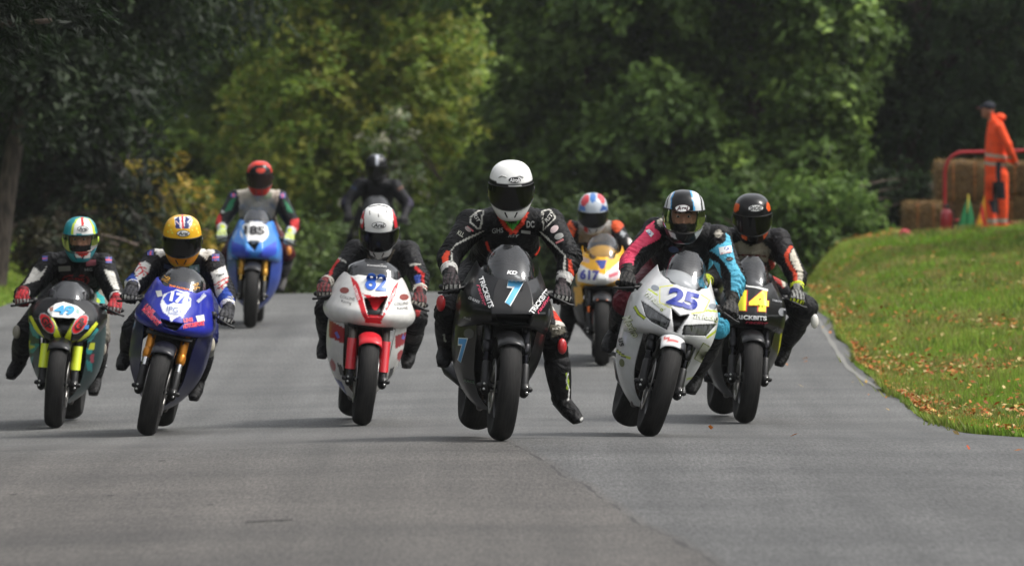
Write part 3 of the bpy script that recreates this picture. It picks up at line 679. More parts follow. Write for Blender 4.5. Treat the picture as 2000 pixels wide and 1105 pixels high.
def wheel(root, y, Rr, hw, name, rimcol, disc_r, ndisc):
    mb = MB(); ri = Rr - hw * .78 - .068; c = (0, y, Rr)
    mb.lathe([(-hw * .7, ri), (-hw * .66, ri - .012), (-hw * .3, ri - .028), (hw * .3, ri - .028), (hw * .66, ri - .012), (hw * .7, ri), (hw * .62, ri + .004), (-hw * .62, ri + .004)], c, 48)
    mb.lathe([(-.045, .015), (-.045, .034), (.045, .034), (.045, .015)], c, 20)
    for k in range(6):
        a = k * math.pi / 3; d = Vector((0, math.cos(a), math.sin(a)))
        mb.tube([Vector(c) + d * .03, Vector(c) + d * (ri - .02)], [.016, .012], 8)
    wh = mb.build(name, plain(rimcol, .35, .3), root)
    t = MB().lathe(tyre_prof(Rr, hw), c, 72).build('tyre', tyre_mat(), wh)
    for s_ in ((-1, 1) if ndisc == 2 else (1,)):
        x = s_ * (.068 if ndisc == 2 else .075); q = MB().lathe([(x - .003, disc_r), (x + .003, disc_r), (x + .003, disc_r - .032), (x - .003, disc_r - .032)], c, 48)
        for k in range(8):
            a = k * math.pi / 4; d = Vector((0, math.cos(a), math.sin(a))); q.tube([Vector((x, y, Rr)) + d * (disc_r - .035), Vector((x, y, Rr)) + d * .04], [.006, .008], 6)
        q.build('brake_disc', plain('8c8a88', .3, .9), wh)
    return wh
def bar_pos(c, s_):
    """grip centre in bike space"""
    return Vector((s_ * c.get('bar', .315), .40, c.get('barz', .822)))
def make_bike(c):
    P = W(c['px'][0], c['px'][1], c['D']); g = Vector((P.x, c['D'], float(z_road(P.x, c['D'])) + .001))
    M = Matrix.Translation(g) @ Matrix.Rotation(R(c['yaw']), 4, 'Z') @ Matrix.Rotation(R(c['lean']), 4, 'Y')
    c['M'] = M
    near = c['D'] < 38; res = .92 if near else (.72 if c['D'] < 45 else .42)
    root = empty(c.get('name', 'racing_motorcycle'), matrix=M); tag(root, c['label'], 'motorcycle', 'racing motorcycles on the road'); c['root'] = root
    BLK = plain('0c0c0d', .5); DK = plain('1a1a1b', .45, .3); ALU = plain('8f9092', .35, .8)
    # wheels and front end
    wheel(root, 0, .298, .061, 'front_wheel', c.get('rim', '1a1a1a'), .155, 2)
    wheel(root, 1.38, .318, .094, 'rear_wheel', c.get('rim', '1a1a1a'), .11, 1)
    rk = math.tan(R(24))
    def fk(x, z, dy=0): return Vector((x, (z - .298) * rk - .012 + dy, z))
    for s_ in (-1, 1):
        x = s_ * .108; fc = c.get('fork', ('16161a', '16161a'))
        f_ = MB().tube([fk(x, .50), fk(x, .90)], [.027, .027], 16).tube([fk(x, .50), fk(x, .53)], [.031, .031], 16).build('fork_leg', plain(fc[0], .3, .5), root)
        MB().tube([fk(x, .40), fk(x, .52)], [.0215, .0215], 16).build('fork_tube', plain(fc[1], .15, .9), f_)
        lo = MB().tube([fk(x, .275), fk(x, .42)], [.028, .026], 14).box(fk(x, .298), (.05, .075, .06)).tube([fk(x, .298) - Vector((s_ * .06, 0, 0)), fk(x, .298) + Vector((s_ * .035, 0, 0))], [.014, .016], 12)
        lo.build('fork_foot', DK, f_)
        MB().ball(fk(x, .31) + Vector((s_ * .012, -.04, 0)), (.008, .006, .008), 10).ball(fk(x, .28) + Vector((s_ * .012, -.04, 0)), (.008, .006, .008), 10).build('pinch_bolt', plain('c8c8c6', .25, .9), f_)
        cal = MB().box(fk(x - s_ * .012, .40, .075), (.05, .05, .12), Matrix.Rotation(R(-24), 3, 'X'), .85).tube([fk(x - s_ * .012, .36, .06), fk(x - s_ * .012, .45, .06)], [.026, .026], 10)
        cal.build('brake_caliper', plain(c.get('caliper', '2a2422'), .4, .4), f_)
        MB().tube([fk(x - s_ * .01, .44, .07), fk(x + s_ * .02, .55, .06), fk(x + s_ * .01, .66, .04), fk(x - s_ * .03, .78, .03)], [.005] * 4, 8).build('brake_hose', BLK, f_)
        if c.get('guard'):
            col, z0, z1 = c['guard']
            rows = []
            for z in np.linspace(z0, z1, 6):
                rows.append([fk(x, z) + Vector((.034 * math.sin(a), -.037 * math.cos(a), 0)) for a in np.linspace(-1.9, 1.9, 13)])
            MB().grid(rows).build('fork_guard', plain(col, .35, 0, .3), f_)
    # mudguard wrapped round the tyre
    rows = []
    for a in np.linspace(R(-38), R(75), 22):
        rr = .318; w = .078
        rows.append([Vector((w * math.sin(b) * (1.0), -math.sin(-a) * 0 + (rr - .035 * (1 - math.cos(b))) * math.sin(a), .298 + (rr - .05 * (1 - math.cos(b))) * math.cos(a))) for b in np.linspace(-1.45, 1.45, 17)])
    mud = MB().grid(rows); me = mud.mesh('mudguard'); mo = link_mesh(me, 'mudguard', painted('panel'), root)
    sm = mo.modifiers.new('solid', 'SOLIDIFY'); sm.thickness = .004
    paint_px(me, M, lin(c.get('mud', '101012')), c.get('mud_paint', []))
    # frame, engine, radiator: dark masses behind the wheel
    MB().box((0, .52, .50), (.30, .05, .30), Matrix.Rotation(R(-12), 3, 'X')).build('radiator', plain('141414', .7, .2, bump=(180, .8)), root)
    MB().box((0, .74, .46), (.34, .32, .34), None, .85).tube([(-.09, .72, .34), (.09, .72, .34)], [.10, .10], 16).tube([(-.10, .86, .48), (.10, .86, .48)], [.08, .08], 16).build('engine', DK, root)
    MB().tube([(-.06, .55, .38), (-.07, .56, .22), (-.05, .75, .15), (0, 1.0, .16)], [.02] * 4, 10).tube([(.06, .55, .38), (.07, .56, .22), (.05, .75, .15), (0, 1.0, .16)], [.02] * 4, 10).build('exhaust_header', plain('4a403a', .35, .9), root)
    ex = c.get('exhaust', (-.20, .33))
    MB().tube([(0, 1.0, .16), (ex[0] * .6, 1.08, ex[1] * .8), (ex[0], 1.2, ex[1]), (ex[0] * 1.15, 1.42, ex[1] + .08)], [.022, .028, .036, .034], 16).build('exhaust', plain('2c2c2e', .35, .7), root)
    MB().box((0, .33, .66), (.24, .22, .20), Matrix.Rotation(R(-24), 3, 'X'), .8).box((0, .30, .84), (.27, .07, .03), Matrix.Rotation(R(-24), 3, 'X')).box((0, .22, .62), (.26, .08, .03), Matrix.Rotation(R(-24), 3, 'X')).build('steering_head', BLK, root)
    MB().box((0, .17, .665), (.30, .20, .012), Matrix.Rotation(R(14), 3, 'X')).box((-.10, .20, .62), (.012, .2, .09)).box((.10, .20, .62), (.012, .2, .09)).build('inner_panel', BLK, root)
    MB().tube([(-.13, .62, .72), (-.12, 1.0, .52), (-.11, 1.03, .36)], [(.03, .06)] * 3, 12).tube([(.13, .62, .72), (.12, 1.0, .52), (.11, 1.03, .36)], [(.03, .06)] * 3, 12).build('frame', plain('3a3a3c', .4, .7), root)
    MB().tube([(-.12, 1.0, .38), (-.125, 1.2, .35), (-.11, 1.38, .318)], [(.02, .04)] * 3, 10).tube([(.12, 1.0, .38), (.125, 1.2, .35), (.11, 1.38, .318)], [(.02, .04)] * 3, 10).tube([(-.12, 1.38, .318), (.12, 1.38, .318)], [.015, .015], 10).build('swingarm', plain('55555a', .4, .8), root)
    # tank, seat and tail
    TK = [(.52, .80, .84, .02, .03), (.56, .78, .93, .12, .08), (.66, .76, .985, .155, .10), (.80, .75, .975, .15, .11), (.93, .74, .90, .105, .09), (1.0, .74, .84, .06, .05)]
    rows = []
    for (y, zb, zt, w, rz) in crom(TK, 16): rows.append([(w * math.sin(a) * (1 if math.cos(a) > 0 else .9), y, (zt + zb) / 2 + (zt - zb) / 2 * math.cos(a)) for a in np.linspace(0, 2 * math.pi, 33)[:-1]])
    tk = MB().grid(rows, True).build('fuel_tank', painted('panel'), root); paint_px(tk.data, M, lin(c.get('tank', c['base'])), c.get('tank_paint', []))
    rows = []
    for (y, zb, zt, w) in crom([(.96, .74, .80, .08), (1.05, .74, .825, .14), (1.2, .76, .84, .15), (1.32, .80, .93, .13), (1.5, .86, .985, .10), (1.68, .93, 1.0, .03)], 14): rows.append([(w * math.sin(a), y, (zt + zb) / 2 + (zt - zb) / 2 * math.cos(a)) for a in np.linspace(0, 2 * math.pi, 29)[:-1]])
    sb = MB().grid(rows, True).build('seat_unit', painted('panel'), root); paint_px(sb.data, M, lin(c['base']), [])
    # upper fairing
    cw = [tuple(v * k for v, k in zip(r_, (1, 1, c.get('cw', 1.0), 1, 1))) for r_ in c.get('cowl', COWL)]
    lp = c.get('lip', 0.0); cw = [(a + lp * k, b + lp * k * .8, w, d, e) for (a, b, w, d, e), k in zip(cw, (1, 1, .9, .6, .25, 0, 0, 0, 0))]
    k_ = c.get('sw', 1.0); cw[-1] = (*cw[-1][:2], cw[-1][2] * (.12 + .88 * k_), *cw[-1][3:]); cw[-2] = (*cw[-2][:2], cw[-2][2] * (.55 + .45 * k_), *cw[-2][3:])
    dz = c.get('cz', 0.0); cw = [(a + dz, b + dz, w, d, e) for a, b, w, d, e in cw]
    mbs = MB().grid(nose_surface(cw, int(130 * res), int(210 * res), c.get('sharp', 1.0), 90, c.get('facet', 0))); 
    if facing(mbs).y > 0: mbs.f = [q_[::-1] for q_ in mbs.f]
    me = mbs.mesh('upper_fairing')
    V = get_co(me); Mn = np.array(M); q = PIX(V @ Mn[:3, :3].T + Mn[:3, 3])
    extra = []
    for poly, depth, col in c.get('recess', []):
        k = inpoly(q, poly) & (V[:, 1] < .4); V[k, 1] += depth; extra.append((col, poly))
    me.vertices.foreach_set('co', V.astype(np.float32).ravel()); me.update()
    uf = link_mesh(me, 'upper_fairing', painted('panel'), root); uf.modifiers.new('solid', 'SOLIDIFY').thickness = .004
    paint_px(me, M, lin(c['base']), extra + c.get('paint', []))
    bv = [bvh_of(me, M)]
    # windscreen
    scr = [(a + dz, b + dz + (c.get('sh', 1) - 1) * 0, w * c.get('sw', 1.0) * c.get('cw', 1.0), d, e) for a, b, w, d, e in c.get('screen_rows', SCREEN)]
    if c.get('sh', 1) != 1:
        z0 = scr[0][0]; scr = [(z0 + (a - z0) * c['sh'], z0 + (b - z0) * (c['sh'] if i > 1 else 1), w, d, e) for i, (a, b, w, d, e) in enumerate(scr)]
    sme = MB().grid(nose_surface(scr, 26, 60, 1.5, 80)).mesh('windscreen'); so = link_mesh(sme, 'windscreen', glass(*c.get('screen', ('c9ccd0', .10))), root)
    c['bvs'] = bvh_of(sme, M)
    # screws along the screen edge
    if near:
        for ph in (-62, -34, 0, 34, 62):
            k = R(ph); r5 = cw[-1]; f_ = 1 - math.cos(k); p = Vector((r5[2] * math.sin(k), r5[3] + (r5[4] - r5[3]) * f_ - .004, r5[0] + (r5[1] - r5[0]) * f_ - .022))
            MB().ball(p, (.007, .005, .007), 10).build('screw', plain('9a9a98', .3, .8), uf)
    # side fairings
    sx = c.get('sx', 1.0)
    for s_ in (-1, 1):
        rows = []
        for r_ in crom([(z, *[v for q_ in pts for v in q_]) for z, *pts in SIDE], int(110 * res)):
            pts = crom([(r_[1 + 2 * k], r_[2 + 2 * k]) for k in range(4)], int(90 * res))
            rows.append([(s_ * max(.004, x * sx), y, r_[0]) for x, y in (pts if s_ > 0 else pts[::-1])])
        mbs = MB().grid(rows); 
        if facing(mbs).x * s_ < 0: mbs.f = [q_[::-1] for q_ in mbs.f]
        me = mbs.mesh('side_fairing'); sf = link_mesh(me, 'side_fairing', painted('panel'), root); sf.modifiers.new('solid', 'SOLIDIFY').thickness = .005
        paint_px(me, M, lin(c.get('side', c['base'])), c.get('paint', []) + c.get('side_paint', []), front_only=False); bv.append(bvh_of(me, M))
    # controls
    for s_ in (-1, 1):
        b_ = bar_pos(c, s_); ax = Vector((s_, .22, -.10)).normalized(); a0 = Vector((s_ * .13, .31, .825))
        hb = MB().tube([a0, b_ - ax * .06, b_ + ax * .045], [.013, .013, .013], 10).ball(b_ + ax * .052, (.017, .017, .017), 10).build('handlebar', plain('2a2a2c', .4, .6), root)
        MB().tube([b_ - ax * .055, b_ + ax * .045], [.017, .017], 12).build('grip', plain('101010', .8), hb)
        MB().tube([b_ - ax * .075 + Vector((0, -.02, 0)), b_ - ax * .03 + Vector((0, -.06, -.012)), b_ + ax * .045 + Vector((0, -.060, -.03)), b_ + ax * .068 + Vector((0, -.055, -.032))], [.01, .008, .007, .009], 8).box(b_ - ax * .085, (.04, .05, .045)).build('lever', DK, hb)
        MB().tube([(s_ * .14, .98, .40), (s_ * .25, 1.0, .405)], [.014, .012], 10).box((s_ * .13, .98, .42), (.02, .09, .12)).build('footpeg', ALU, root)
    c['bv'] = bv
    for L_ in c.get('letters', []):
        body, ctr, h, ang, col = L_[:5]; kw = dict(L_[5]) if len(L_) > 5 else {}
        on = kw.pop('on', 'bike'); out = kw.pop('outline', None)
        bb = [c['bvs']] if on == 'screen' else bv + ([bvh_of(mo.data, M)] if on == 'mud' else [])
        if out:
            kw2 = dict(kw); kw2['bold'] = kw.get('bold', .02) + out[1]; w_ = kw2.get('w')
            if w_: kw2['w'] = w_ + out[1] * 1.0 * h * 1.4
            letter(body, ctr, h * (1 + out[1] * 1.4), ang, out[0], root, bb, off=.0022, **kw2)
        letter(body, ctr, h, ang, col, root, bb, off=.0042, **kw)
    for poly, col in c.get('patches', []): patch(poly, col, root, bv)
    if c.get('lamps'):
        for poly in c['lamps']:
            hl = patch(poly, '26282b', root, bv, 'headlight', off=.001, rough=.15)
            if hl:
                hl.data.materials.clear(); hl.data.materials.append(lamp_glass())
    return c
_LG = []
def lamp_glass():
    if _LG: return _LG[0]
    m, n, l, b = new_mat('headlight_glass'); tc = n.new('ShaderNodeTexCoord'); vo = n.new('ShaderNodeTexVoronoi'); vo.inputs['Scale'].default_value = 45; mp = n.new('ShaderNodeMapping'); mp.inputs['Scale'].default_value = (1, 1, .25)
    l.new(tc.outputs['Object'], mp.inputs[0]); l.new(mp.outputs[0], vo.inputs['Vector']); r_ = n.new('ShaderNodeValToRGB'); r_.color_ramp.elements[0].color = (.012, .012, .013, 1); r_.color_ramp.elements[1].color = (.12, .125, .13, 1)
    l.new(vo.outputs['Color'], r_.inputs[0]); l.new(r_.outputs[0], b.inputs['Base Color']); b.inputs['Roughness'].default_value = .12; b.inputs['Coat Weight'].default_value = 1
    _LG.append(m); return m
def ring(cx, cy, r, w=1.6, n=28):
    o = ell(cx, cy, r, r, 0, n); i = ell(cx, cy, r - w, r - w, 0, n)
    return o + [o[0]] + [i[0]] + i[:0:-1]
# ------------------------------------------------------------------ the nine machines
B = {}
B['7'] = dict(facet=.44, px=(975, 858), D=35.0, lean=5.6, yaw=6, base='08080a', mud='0a0a0b', lip=-.02, sw=.9, screen=('b4b8bc', .05),
    label='black racing motorcycle with light blue number 7 on its nose',
    recess=[([(968, 614), (1040, 614), (1032, 632), (975, 632)], .08, '050505')],
    patches=[([(941, 503), (954, 501), (957, 514), (946, 517)], '3a55a0'), ([(941, 503), (947, 502), (949, 509), (943, 510)], 'd8b638'), ([(948, 510), (955, 508), (957, 514), (947, 516)], 'b04050'),
             ([(1060, 519), (1074, 525), (1071, 534), (1057, 528)], '3a55a0'), ([(1066, 527), (1072, 529), (1071, 534), (1063, 531)], 'd8b638'), ([(1064, 540), (1074, 545), (1072, 557), (1066, 562), (1062, 550)], 'c9c8c0'),
             ([(1028, 757), (1046, 741), (1049, 746), (1032, 764)], '7a2a24'), (ring(916, 651, 10), '4a4a4c'), (stripe([(916, 651), (916, 642)], 1.6), '4a4a4c'), (stripe([(916, 651), (909, 657)], 1.6), '4a4a4c'), (stripe([(916, 651), (923, 657)], 1.6), '4a4a4c')],
    letters=[('7', (1005, 573), 48, 4, '63b8e6', dict(bold=.045, w=33, outline=('eef0f0', .05), shear=.12, name='number')),
             ('TRICKBITS', (950, 571), 10, 71, 'e4e4e4', dict(w=63, bold=.03)), ('racing', (941, 577), 9, 71, 'c23a5a', dict(w=44, shear=.3)),
             ('TRICKBITS', (1053, 589), 10, -54, 'e4e4e4', dict(w=56, bold=.03)), ('racing', (1061, 596), 9, -54, 'c23a5a', dict(w=40, shear=.3)),
             ('CD BLINDS', (927, 586), 5, 25, 'd0d0d0', dict(w=23)), ('CD BLINDS', (1072, 608), 5, 2, 'd0d0d0', dict(w=21)), ('KD', (1000, 533), 7, 4, 'f0f0f0', dict(w=20, bold=.04, shear=.2, on='screen')),
             ('7', (904, 684), 46, 3, '4a9ad6', dict(w=16, bold=.045, outline=('e8ecee', .05), name='number')), ('7', (1051, 713), 46, 14, '4a9ad6', dict(w=13, bold=.045, outline=('e8ecee', .05), name='number')),
             ('MuscE', (914, 621), 5, 14, '8a8a8a', dict(w=14)), ('RACE', (918, 744), 5, 12, '3f6a48', dict(w=22))])
B['25'] = dict(facet=.22, px=(1262, 852), D=36.6, lean=15.7, yaw=4, base='dedfdf', mud='e2e2e2', sw=.80, sh=1.1, screen=('c2c6ca', .05), fork=('0e0e10', '141416'), exhaust=(-.12, .28), side='d2d4d6', cw=1.02, lip=-.075,
    label='white racing motorcycle with blue number 25 and two headlights, leaning to the right',
    recess=[([(1312, 602), (1316, 648), (1323, 650), (1347, 614), (1328, 617)], .09, '060606'), ([(1252, 587), (1310, 625), (1303, 644), (1272, 628), (1261, 618)], .006, '101011'), ([(1331, 654), (1336, 635), (1401, 632), (1379, 656)], .006, '101011')],
    lamps=[[(1255, 590), (1307, 626), (1302, 641), (1273, 626), (1263, 616)], [(1334, 652), (1338, 637), (1398, 634), (1378, 654)]],
    paint=[('e6e84c', stripe([(1315, 557), (1289, 560), (1288, 590), (1312, 602)], 2)), ('e6e84c', stripe([(1350, 612), (1375, 609), (1386, 586), (1369, 575)], 2)),
           ('1c1f10', stripe([(1239, 598), (1247, 612), (1260, 622)], 7)), ('c3d62e', stripe([(1239, 598), (1247, 612), (1260, 622)], 4)), ('c3d62e', stripe([(1266, 564), (1285, 577)], 3)), ('c3d62e', stripe([(1378, 606), (1404, 608)], 3)),
           ('c3d62e', stripe([(1380, 660), (1400, 645)], 4)), ('1c1f10', stripe([(1204, 684), (1216, 694), (1232, 700)], 6)), ('c3d62e', stripe([(1204, 684), (1216, 694), (1232, 700)], 3)), ('c3d62e', stripe([(1341, 740), (1364, 736)], 4))],
    mud_paint=[('1a1a20', [(1240, 640), (1262, 640), (1262, 690), (1240, 690)]), ('1a1a20', [(1330, 668), (1350, 668), (1350, 720), (1330, 700)]), ('c03028', [(1296, 656), (1326, 664), (1325, 671), (1295, 662)])],
    patches=[([(1295, 529), (1304, 528), (1306, 541), (1297, 542)], 'c8343a'), ([(1382, 555), (1389, 557), (1386, 571), (1380, 568)], 'c8343a'), (ell(1280, 562, 8, 5, 20), '8d949c'), (ell(1392, 598, 8, 5, 10), '8d949c'),
             ([(1196, 697), (1207, 703), (1208, 714), (1196, 710)], 'b8343a'), (ell(1215, 708, 5, 8, -10), '5a6420'), (ell(1348, 749, 5, 6, 20), '5a6420'), ([(1350, 752), (1356, 748), (1354, 761), (1348, 763)], 'b8343a')],
    letters=[('25', (1334, 584), 34, 15, '2c3c9c', dict(bold=.05, w=60, name='number')), ('TH Racing', (1279, 589), 12, 40, 'f2f4ee', dict(w=50, outline=('8a9a2a', .03), shear=.2)), ('TH Racing', (1378, 621), 12, 6, 'f2f4ee', dict(w=50, outline=('8a9a2a', .03), shear=.2)),
             ('Mexico', (1233, 637), 16, 62, 'e8ecd8', dict(w=46, outline=('7d8c1e', .05), shear=.3)), ('us', (1214, 668), 9, 75, '2a2c30', dict(w=16)), ('1', (1371, 688), 34, 30, 'd8dcc8', dict(w=14, outline=('7d8c1e', .05))),
             ('Arai', (1362, 492), 8, 5, 'e4e6e8', dict(w=16, on='screen', shear=.3))])
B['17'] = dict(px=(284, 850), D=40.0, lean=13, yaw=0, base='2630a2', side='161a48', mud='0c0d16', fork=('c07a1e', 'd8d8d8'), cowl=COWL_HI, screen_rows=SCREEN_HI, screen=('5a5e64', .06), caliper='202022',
    label='deep blue racing motorcycle with white shield and gold forks',
    recess=[([(313, 622), (318, 639), (343, 647), (358, 632), (334, 629)], .08, '060606')],
    paint=[('eceef2', [(345, 565), (362, 570), (374, 585), (372, 598), (362, 612), (345, 620), (334, 628), (330, 618), (318, 608), (313, 593), (320, 574)]), ('3a50c8', [(328, 572), (345, 567), (366, 576), (372, 588), (355, 594), (340, 590), (326, 596), (318, 584)]), ('1c2070', [(262, 560), (290, 590), (330, 640), (300, 640), (255, 600)])],
    patches=[([(382, 617), (398, 614), (400, 627), (386, 630)], 'd8d8d4'), (stripe([(386, 590), (401, 576)], 5), 'c8ccd8'), ([(304, 568), (315, 567), (318, 578), (308, 580)], 'c8c8c4')],
    letters=[('17', (346, 582), 20, 14, 'f0f2f6', dict(bold=.05, w=27, name='number')), ('IPG1', (340, 605), 10, 8, '6a7ab0', dict(w=28, bold=0)), ('RACING', (340, 613), 4, 8, '6a7ab0', dict(w=22)),
             ('LINE', (293, 604), 9, 45, 'd83a58', dict(w=22, bold=.05, outline=('e8d0d8', .03))), ('MOTORSPORT', (296, 618), 10, 45, 'd83a58', dict(w=44, bold=.05, outline=('e8d0d8', .03))),
             ('LINE', (367, 625), 8, -8, 'd83a58', dict(w=18, bold=.05, outline=('e8d0d8', .03))), ('MOTORSPORT', (378, 634), 9, -10, 'd83a58', dict(w=42, bold=.05, outline=('e8d0d8', .03))),
             ('THE FASTEST', (350, 563), 5, 14, 'e87a2a', dict(w=40, bold=.04, on='screen')), ('R6', (325, 545), 14, -60, 'b8862a', dict(w=12, on='screen')), ('R6', (382, 560), 14, 70, 'b8862a', dict(w=12, on='screen')), ('SINCE', (392, 582), 6, -45, 'c8ccd8', dict(w=22))])
B['82'] = dict(px=(705, 826), D=41.0, lean=6, yaw=4, base='e2e1dd', mud='c8202c', fork=('55504a', '8a8078'), guard=('c8202c', .36, .56), screen=('4a4e54', .12), exhaust=(.05, .2), cw=1.08, caliper='2a2422',
    label='white and red racing motorcycle with blue number 82 on its screen',
    cowl=[(.645, .63, .19, .12, .46), (.655, .66, .24, .02, .46), (.69, .70, .275, -.03, .46), (.74, .745, .285, -.035, .47), (.80, .80, .27, .015, .49), (.875, .885, .235, .065, .50), (.93, .945, .205, .115, .49), (.972, .982, .178, .165, .47)],
    screen_rows=[(.955, .97, .172, .185, .45), (.99, 1.0, .168, .21, .46), (1.03, 1.03, .155, .24, .47), (1.062, 1.05, .125, .29, .46), (1.082, 1.062, .085, .33, .45)],
    recess=[([(711, 583), (719, 619), (743, 619), (757, 580)], .08, '070607')],
    paint=[('c8202c', [(684, 538), (700, 553), (719, 619), (714, 627), (706, 613), (690, 560)]), ('c8202c', [(779, 548), (768, 562), (746, 619), (743, 630), (757, 605), (772, 575)]), ('c8202c', [(713, 630), (716, 615), (747, 615), (744, 632)]),
           ('c8202c', [(706, 572), (731, 573), (759, 577), (746, 590), (735, 606), (729, 604), (722, 588)]),
           ('eeeeea', [(693, 539), (714, 529), (743, 529), (775, 548), (763, 574), (737, 580), (708, 573)]),
           ('a81c28', [(643, 624), (677, 643), (672, 672), (642, 657)]), ('a81c28', [(772, 656), (799, 646), (793, 670), (772, 681)]), ('b02a30', ell(650, 713, 5, 12, -15)), ('b02a30', ell(782, 694, 6, 11, 15)),
           ('3c50a0', stripe([(652, 738), (664, 748), (676, 770)], [3, 9, 4])), ('3c50a0', stripe([(733, 780), (748, 762), (764, 750)], [3, 8, 3])), ('0d0d0e', [(658, 708), (668, 714), (674, 737), (664, 732)]), ('0d0d0e', [(762, 720), (770, 716), (766, 735), (756, 742)])],
    patches=[(ell(673, 567, 9, 6), '8a4038'), (ell(789, 580, 9, 6), '8a4038'), (stripe([(656, 648), (662, 660)], 6), '6a6ac0'), (stripe([(786, 662), (790, 652)], 6), '6a6ac0')],
    letters=[('82', (735, 551), 34, 6, '2f62c4', dict(bold=.035, w=42, name='number')), ('COLLINS', (679, 582), 5.5, 12, '2a2626', dict(w=29, bold=0)), ('Racing', (677, 591), 7, 14, '2a2626', dict(w=20, bold=0)), ('COLLINS', (783, 593), 5.5, -6, '2a2626', dict(w=27, bold=0)), ('Racing', (785, 602), 7, -6, '2a2626', dict(w=20, bold=0)),
             ('WEEMAN', (697, 572), 6, 70, 'f0dada', dict(w=30)), ('WEEMAN', (766, 577), 6, -62, 'f0dada', dict(w=30)), ('POWERBRONZE', (736, 520), 3, 4, 'b0b0b0', dict(w=38, on='screen'))])
B['14'] = dict(facet=.3, px=(1452, 828), D=41.0, lean=5.5, yaw=4, base='0a0a0b', mud='101011', sw=.75, screen=('a8acb0', .06), cw=.95, lip=-.04, exhaust=(-.1, .25),
    label='black racing motorcycle with yellow number 14, behind number 25',
    paint=[('e4e4e0', stripe([(1450, 557), (1476, 560), (1500, 567)], 4)), ('c8c81e', stripe([(1526, 650), (1522, 680), (1518, 704)], 2.5)), ('c8d22a', ell(1397, 680, 6, 12)), ('8a2a22', stripe([(1396, 632), (1400, 655)], 4))],
    patches=[(ring(1528, 609, 8, 1.8), '7a7c80'), (stripe([(1528, 609), (1528, 602)], 2), '7a7c80'), (stripe([(1528, 609), (1522, 613)], 2), '7a7c80'), (stripe([(1528, 609), (1534, 613)], 2), '7a7c80'), ([(1509, 557), (1520, 560), (1524, 571), (1512, 568)], 'c9d4cc'), ([(1514, 563), (1522, 566), (1524, 571), (1515, 569)], 'b85a50'), (stripe([(1462, 553), (1486, 556)], 4), 'b8902a')],
    letters=[('14', (1472, 588), 40, 3, 'e8e62a', dict(bold=.06, w=58, outline=('d03a20', .03), name='number')), ('TRICKBITS', (1464, 620), 8, 3, 'e0e0e0', dict(w=66, bold=.04)), ('racing', (1478, 630), 7, 3, 'b83048', dict(w=44, shear=.3)), ('YAMAHA', (1517, 588), 4, 10, '8a8c90', dict(w=20)), ('factory', (1510, 645), 5, -30, '6a6c70', dict(w=22))])
B['49'] = dict(facet=.3, px=(105, 840), D=42.3, lean=5, yaw=0, base='101012', side='12383a', mud='0c0c0d', guard=('d4e42c', .40, .56), screen=('b8bcc0', .10), caliper='a05a30',
    cowl=[(.565, .66, .17, .10, .46), (.578, .672, .212, .0, .46), (.615, .695, .25, -.04, .47), (.68, .735, .268, -.045, .48), (.76, .79, .258, .0, .50), (.83, .84, .215, .07, .50), (.872, .868, .16, .12, .46)],
    screen_rows=[(.86, .86, .148, .135, .42), (.90, .895, .142, .17, .43), (.945, .935, .12, .22, .44), (.985, .96, .075, .27, .44)],
    label='black, teal and yellow racing motorcycle with blue number 49 at the left edge',
    recess=[([(105, 622), (147, 622), (124, 664)], .08, '050505')],
    paint=[('eeeeec', [(94, 603), (108, 593), (124, 589), (150, 597), (166, 610), (150, 622), (102, 619), (93, 608)]), ('d6e02c', [(97, 618), (104, 622), (122, 666), (121, 676), (110, 676), (105, 652)]), ('d6e02c', [(152, 622), (143, 626), (122, 666), (123, 677), (134, 677), (140, 650)]),
           ('8a8d90', ell(92, 631, 12, 23, -32)), ('d22a30', ell(92, 631, 10, 21, -32)), ('8a8d90', ell(156, 633, 12, 23, 38)), ('d22a30', ell(156, 633, 10, 21, 38)),
           ('d0d838', stripe([(59, 617), (70, 640), (86, 662)], [5, 8, 3])), ('2aa0a4', stripe([(56, 630), (68, 652), (92, 668)], [5, 10, 4])), ('d0d838', stripe([(190, 630), (172, 652), (151, 669)], [6, 8, 3])), ('2aa0a4', stripe([(191, 642), (177, 662), (152, 674)], [6, 8, 3]))],
    side_paint=[('1f8a8c', [(50, 670), (78, 672), (66, 688), (52, 690)]), ('1f8a8c', [(47, 705), (66, 695), (62, 715), (50, 722)]), ('1f8a8c', [(160, 680), (182, 678), (178, 692), (170, 690)]), ('c8d030', [(52, 664), (60, 664), (58, 674), (70, 676), (58, 682)]), ('c8d030', [(176, 670), (186, 668), (184, 682), (172, 684)]), ('9a3a4a', [(50, 688), (58, 684), (56, 702), (48, 704)]), ('9a3a4a', [(176, 694), (184, 690), (183, 710), (176, 706)]), ('1f8a8c', [(168, 702), (180, 708), (180, 726), (170, 722)]), ('1f8a8c', stripe([(48, 722), (58, 750), (70, 765)], 6)), ('6f7072', [(54, 760), (72, 770), (92, 806), (90, 818), (66, 795)]), ('6f7072', [(160, 770), (140, 790), (124, 815), (130, 815), (158, 785)])],
    patches=[([(97, 601), (104, 599), (104, 607), (98, 608)], 'b07a6a'), ([(149, 602), (156, 605), (154, 613), (148, 611)], '8aa8a0'), ([(165, 636), (174, 634), (173, 642), (165, 643)], '3a7ab8')],
    letters=[('49', (126, 606), 18, 3, '4aa6dc', dict(bold=.05, w=40, name='number')), ('GP', (92, 631), 14, 58, '3a0a0c', dict(w=26, bold=.04)), ('GP', (156, 633), 14, -50, '3a0a0c', dict(w=26, bold=.04))])
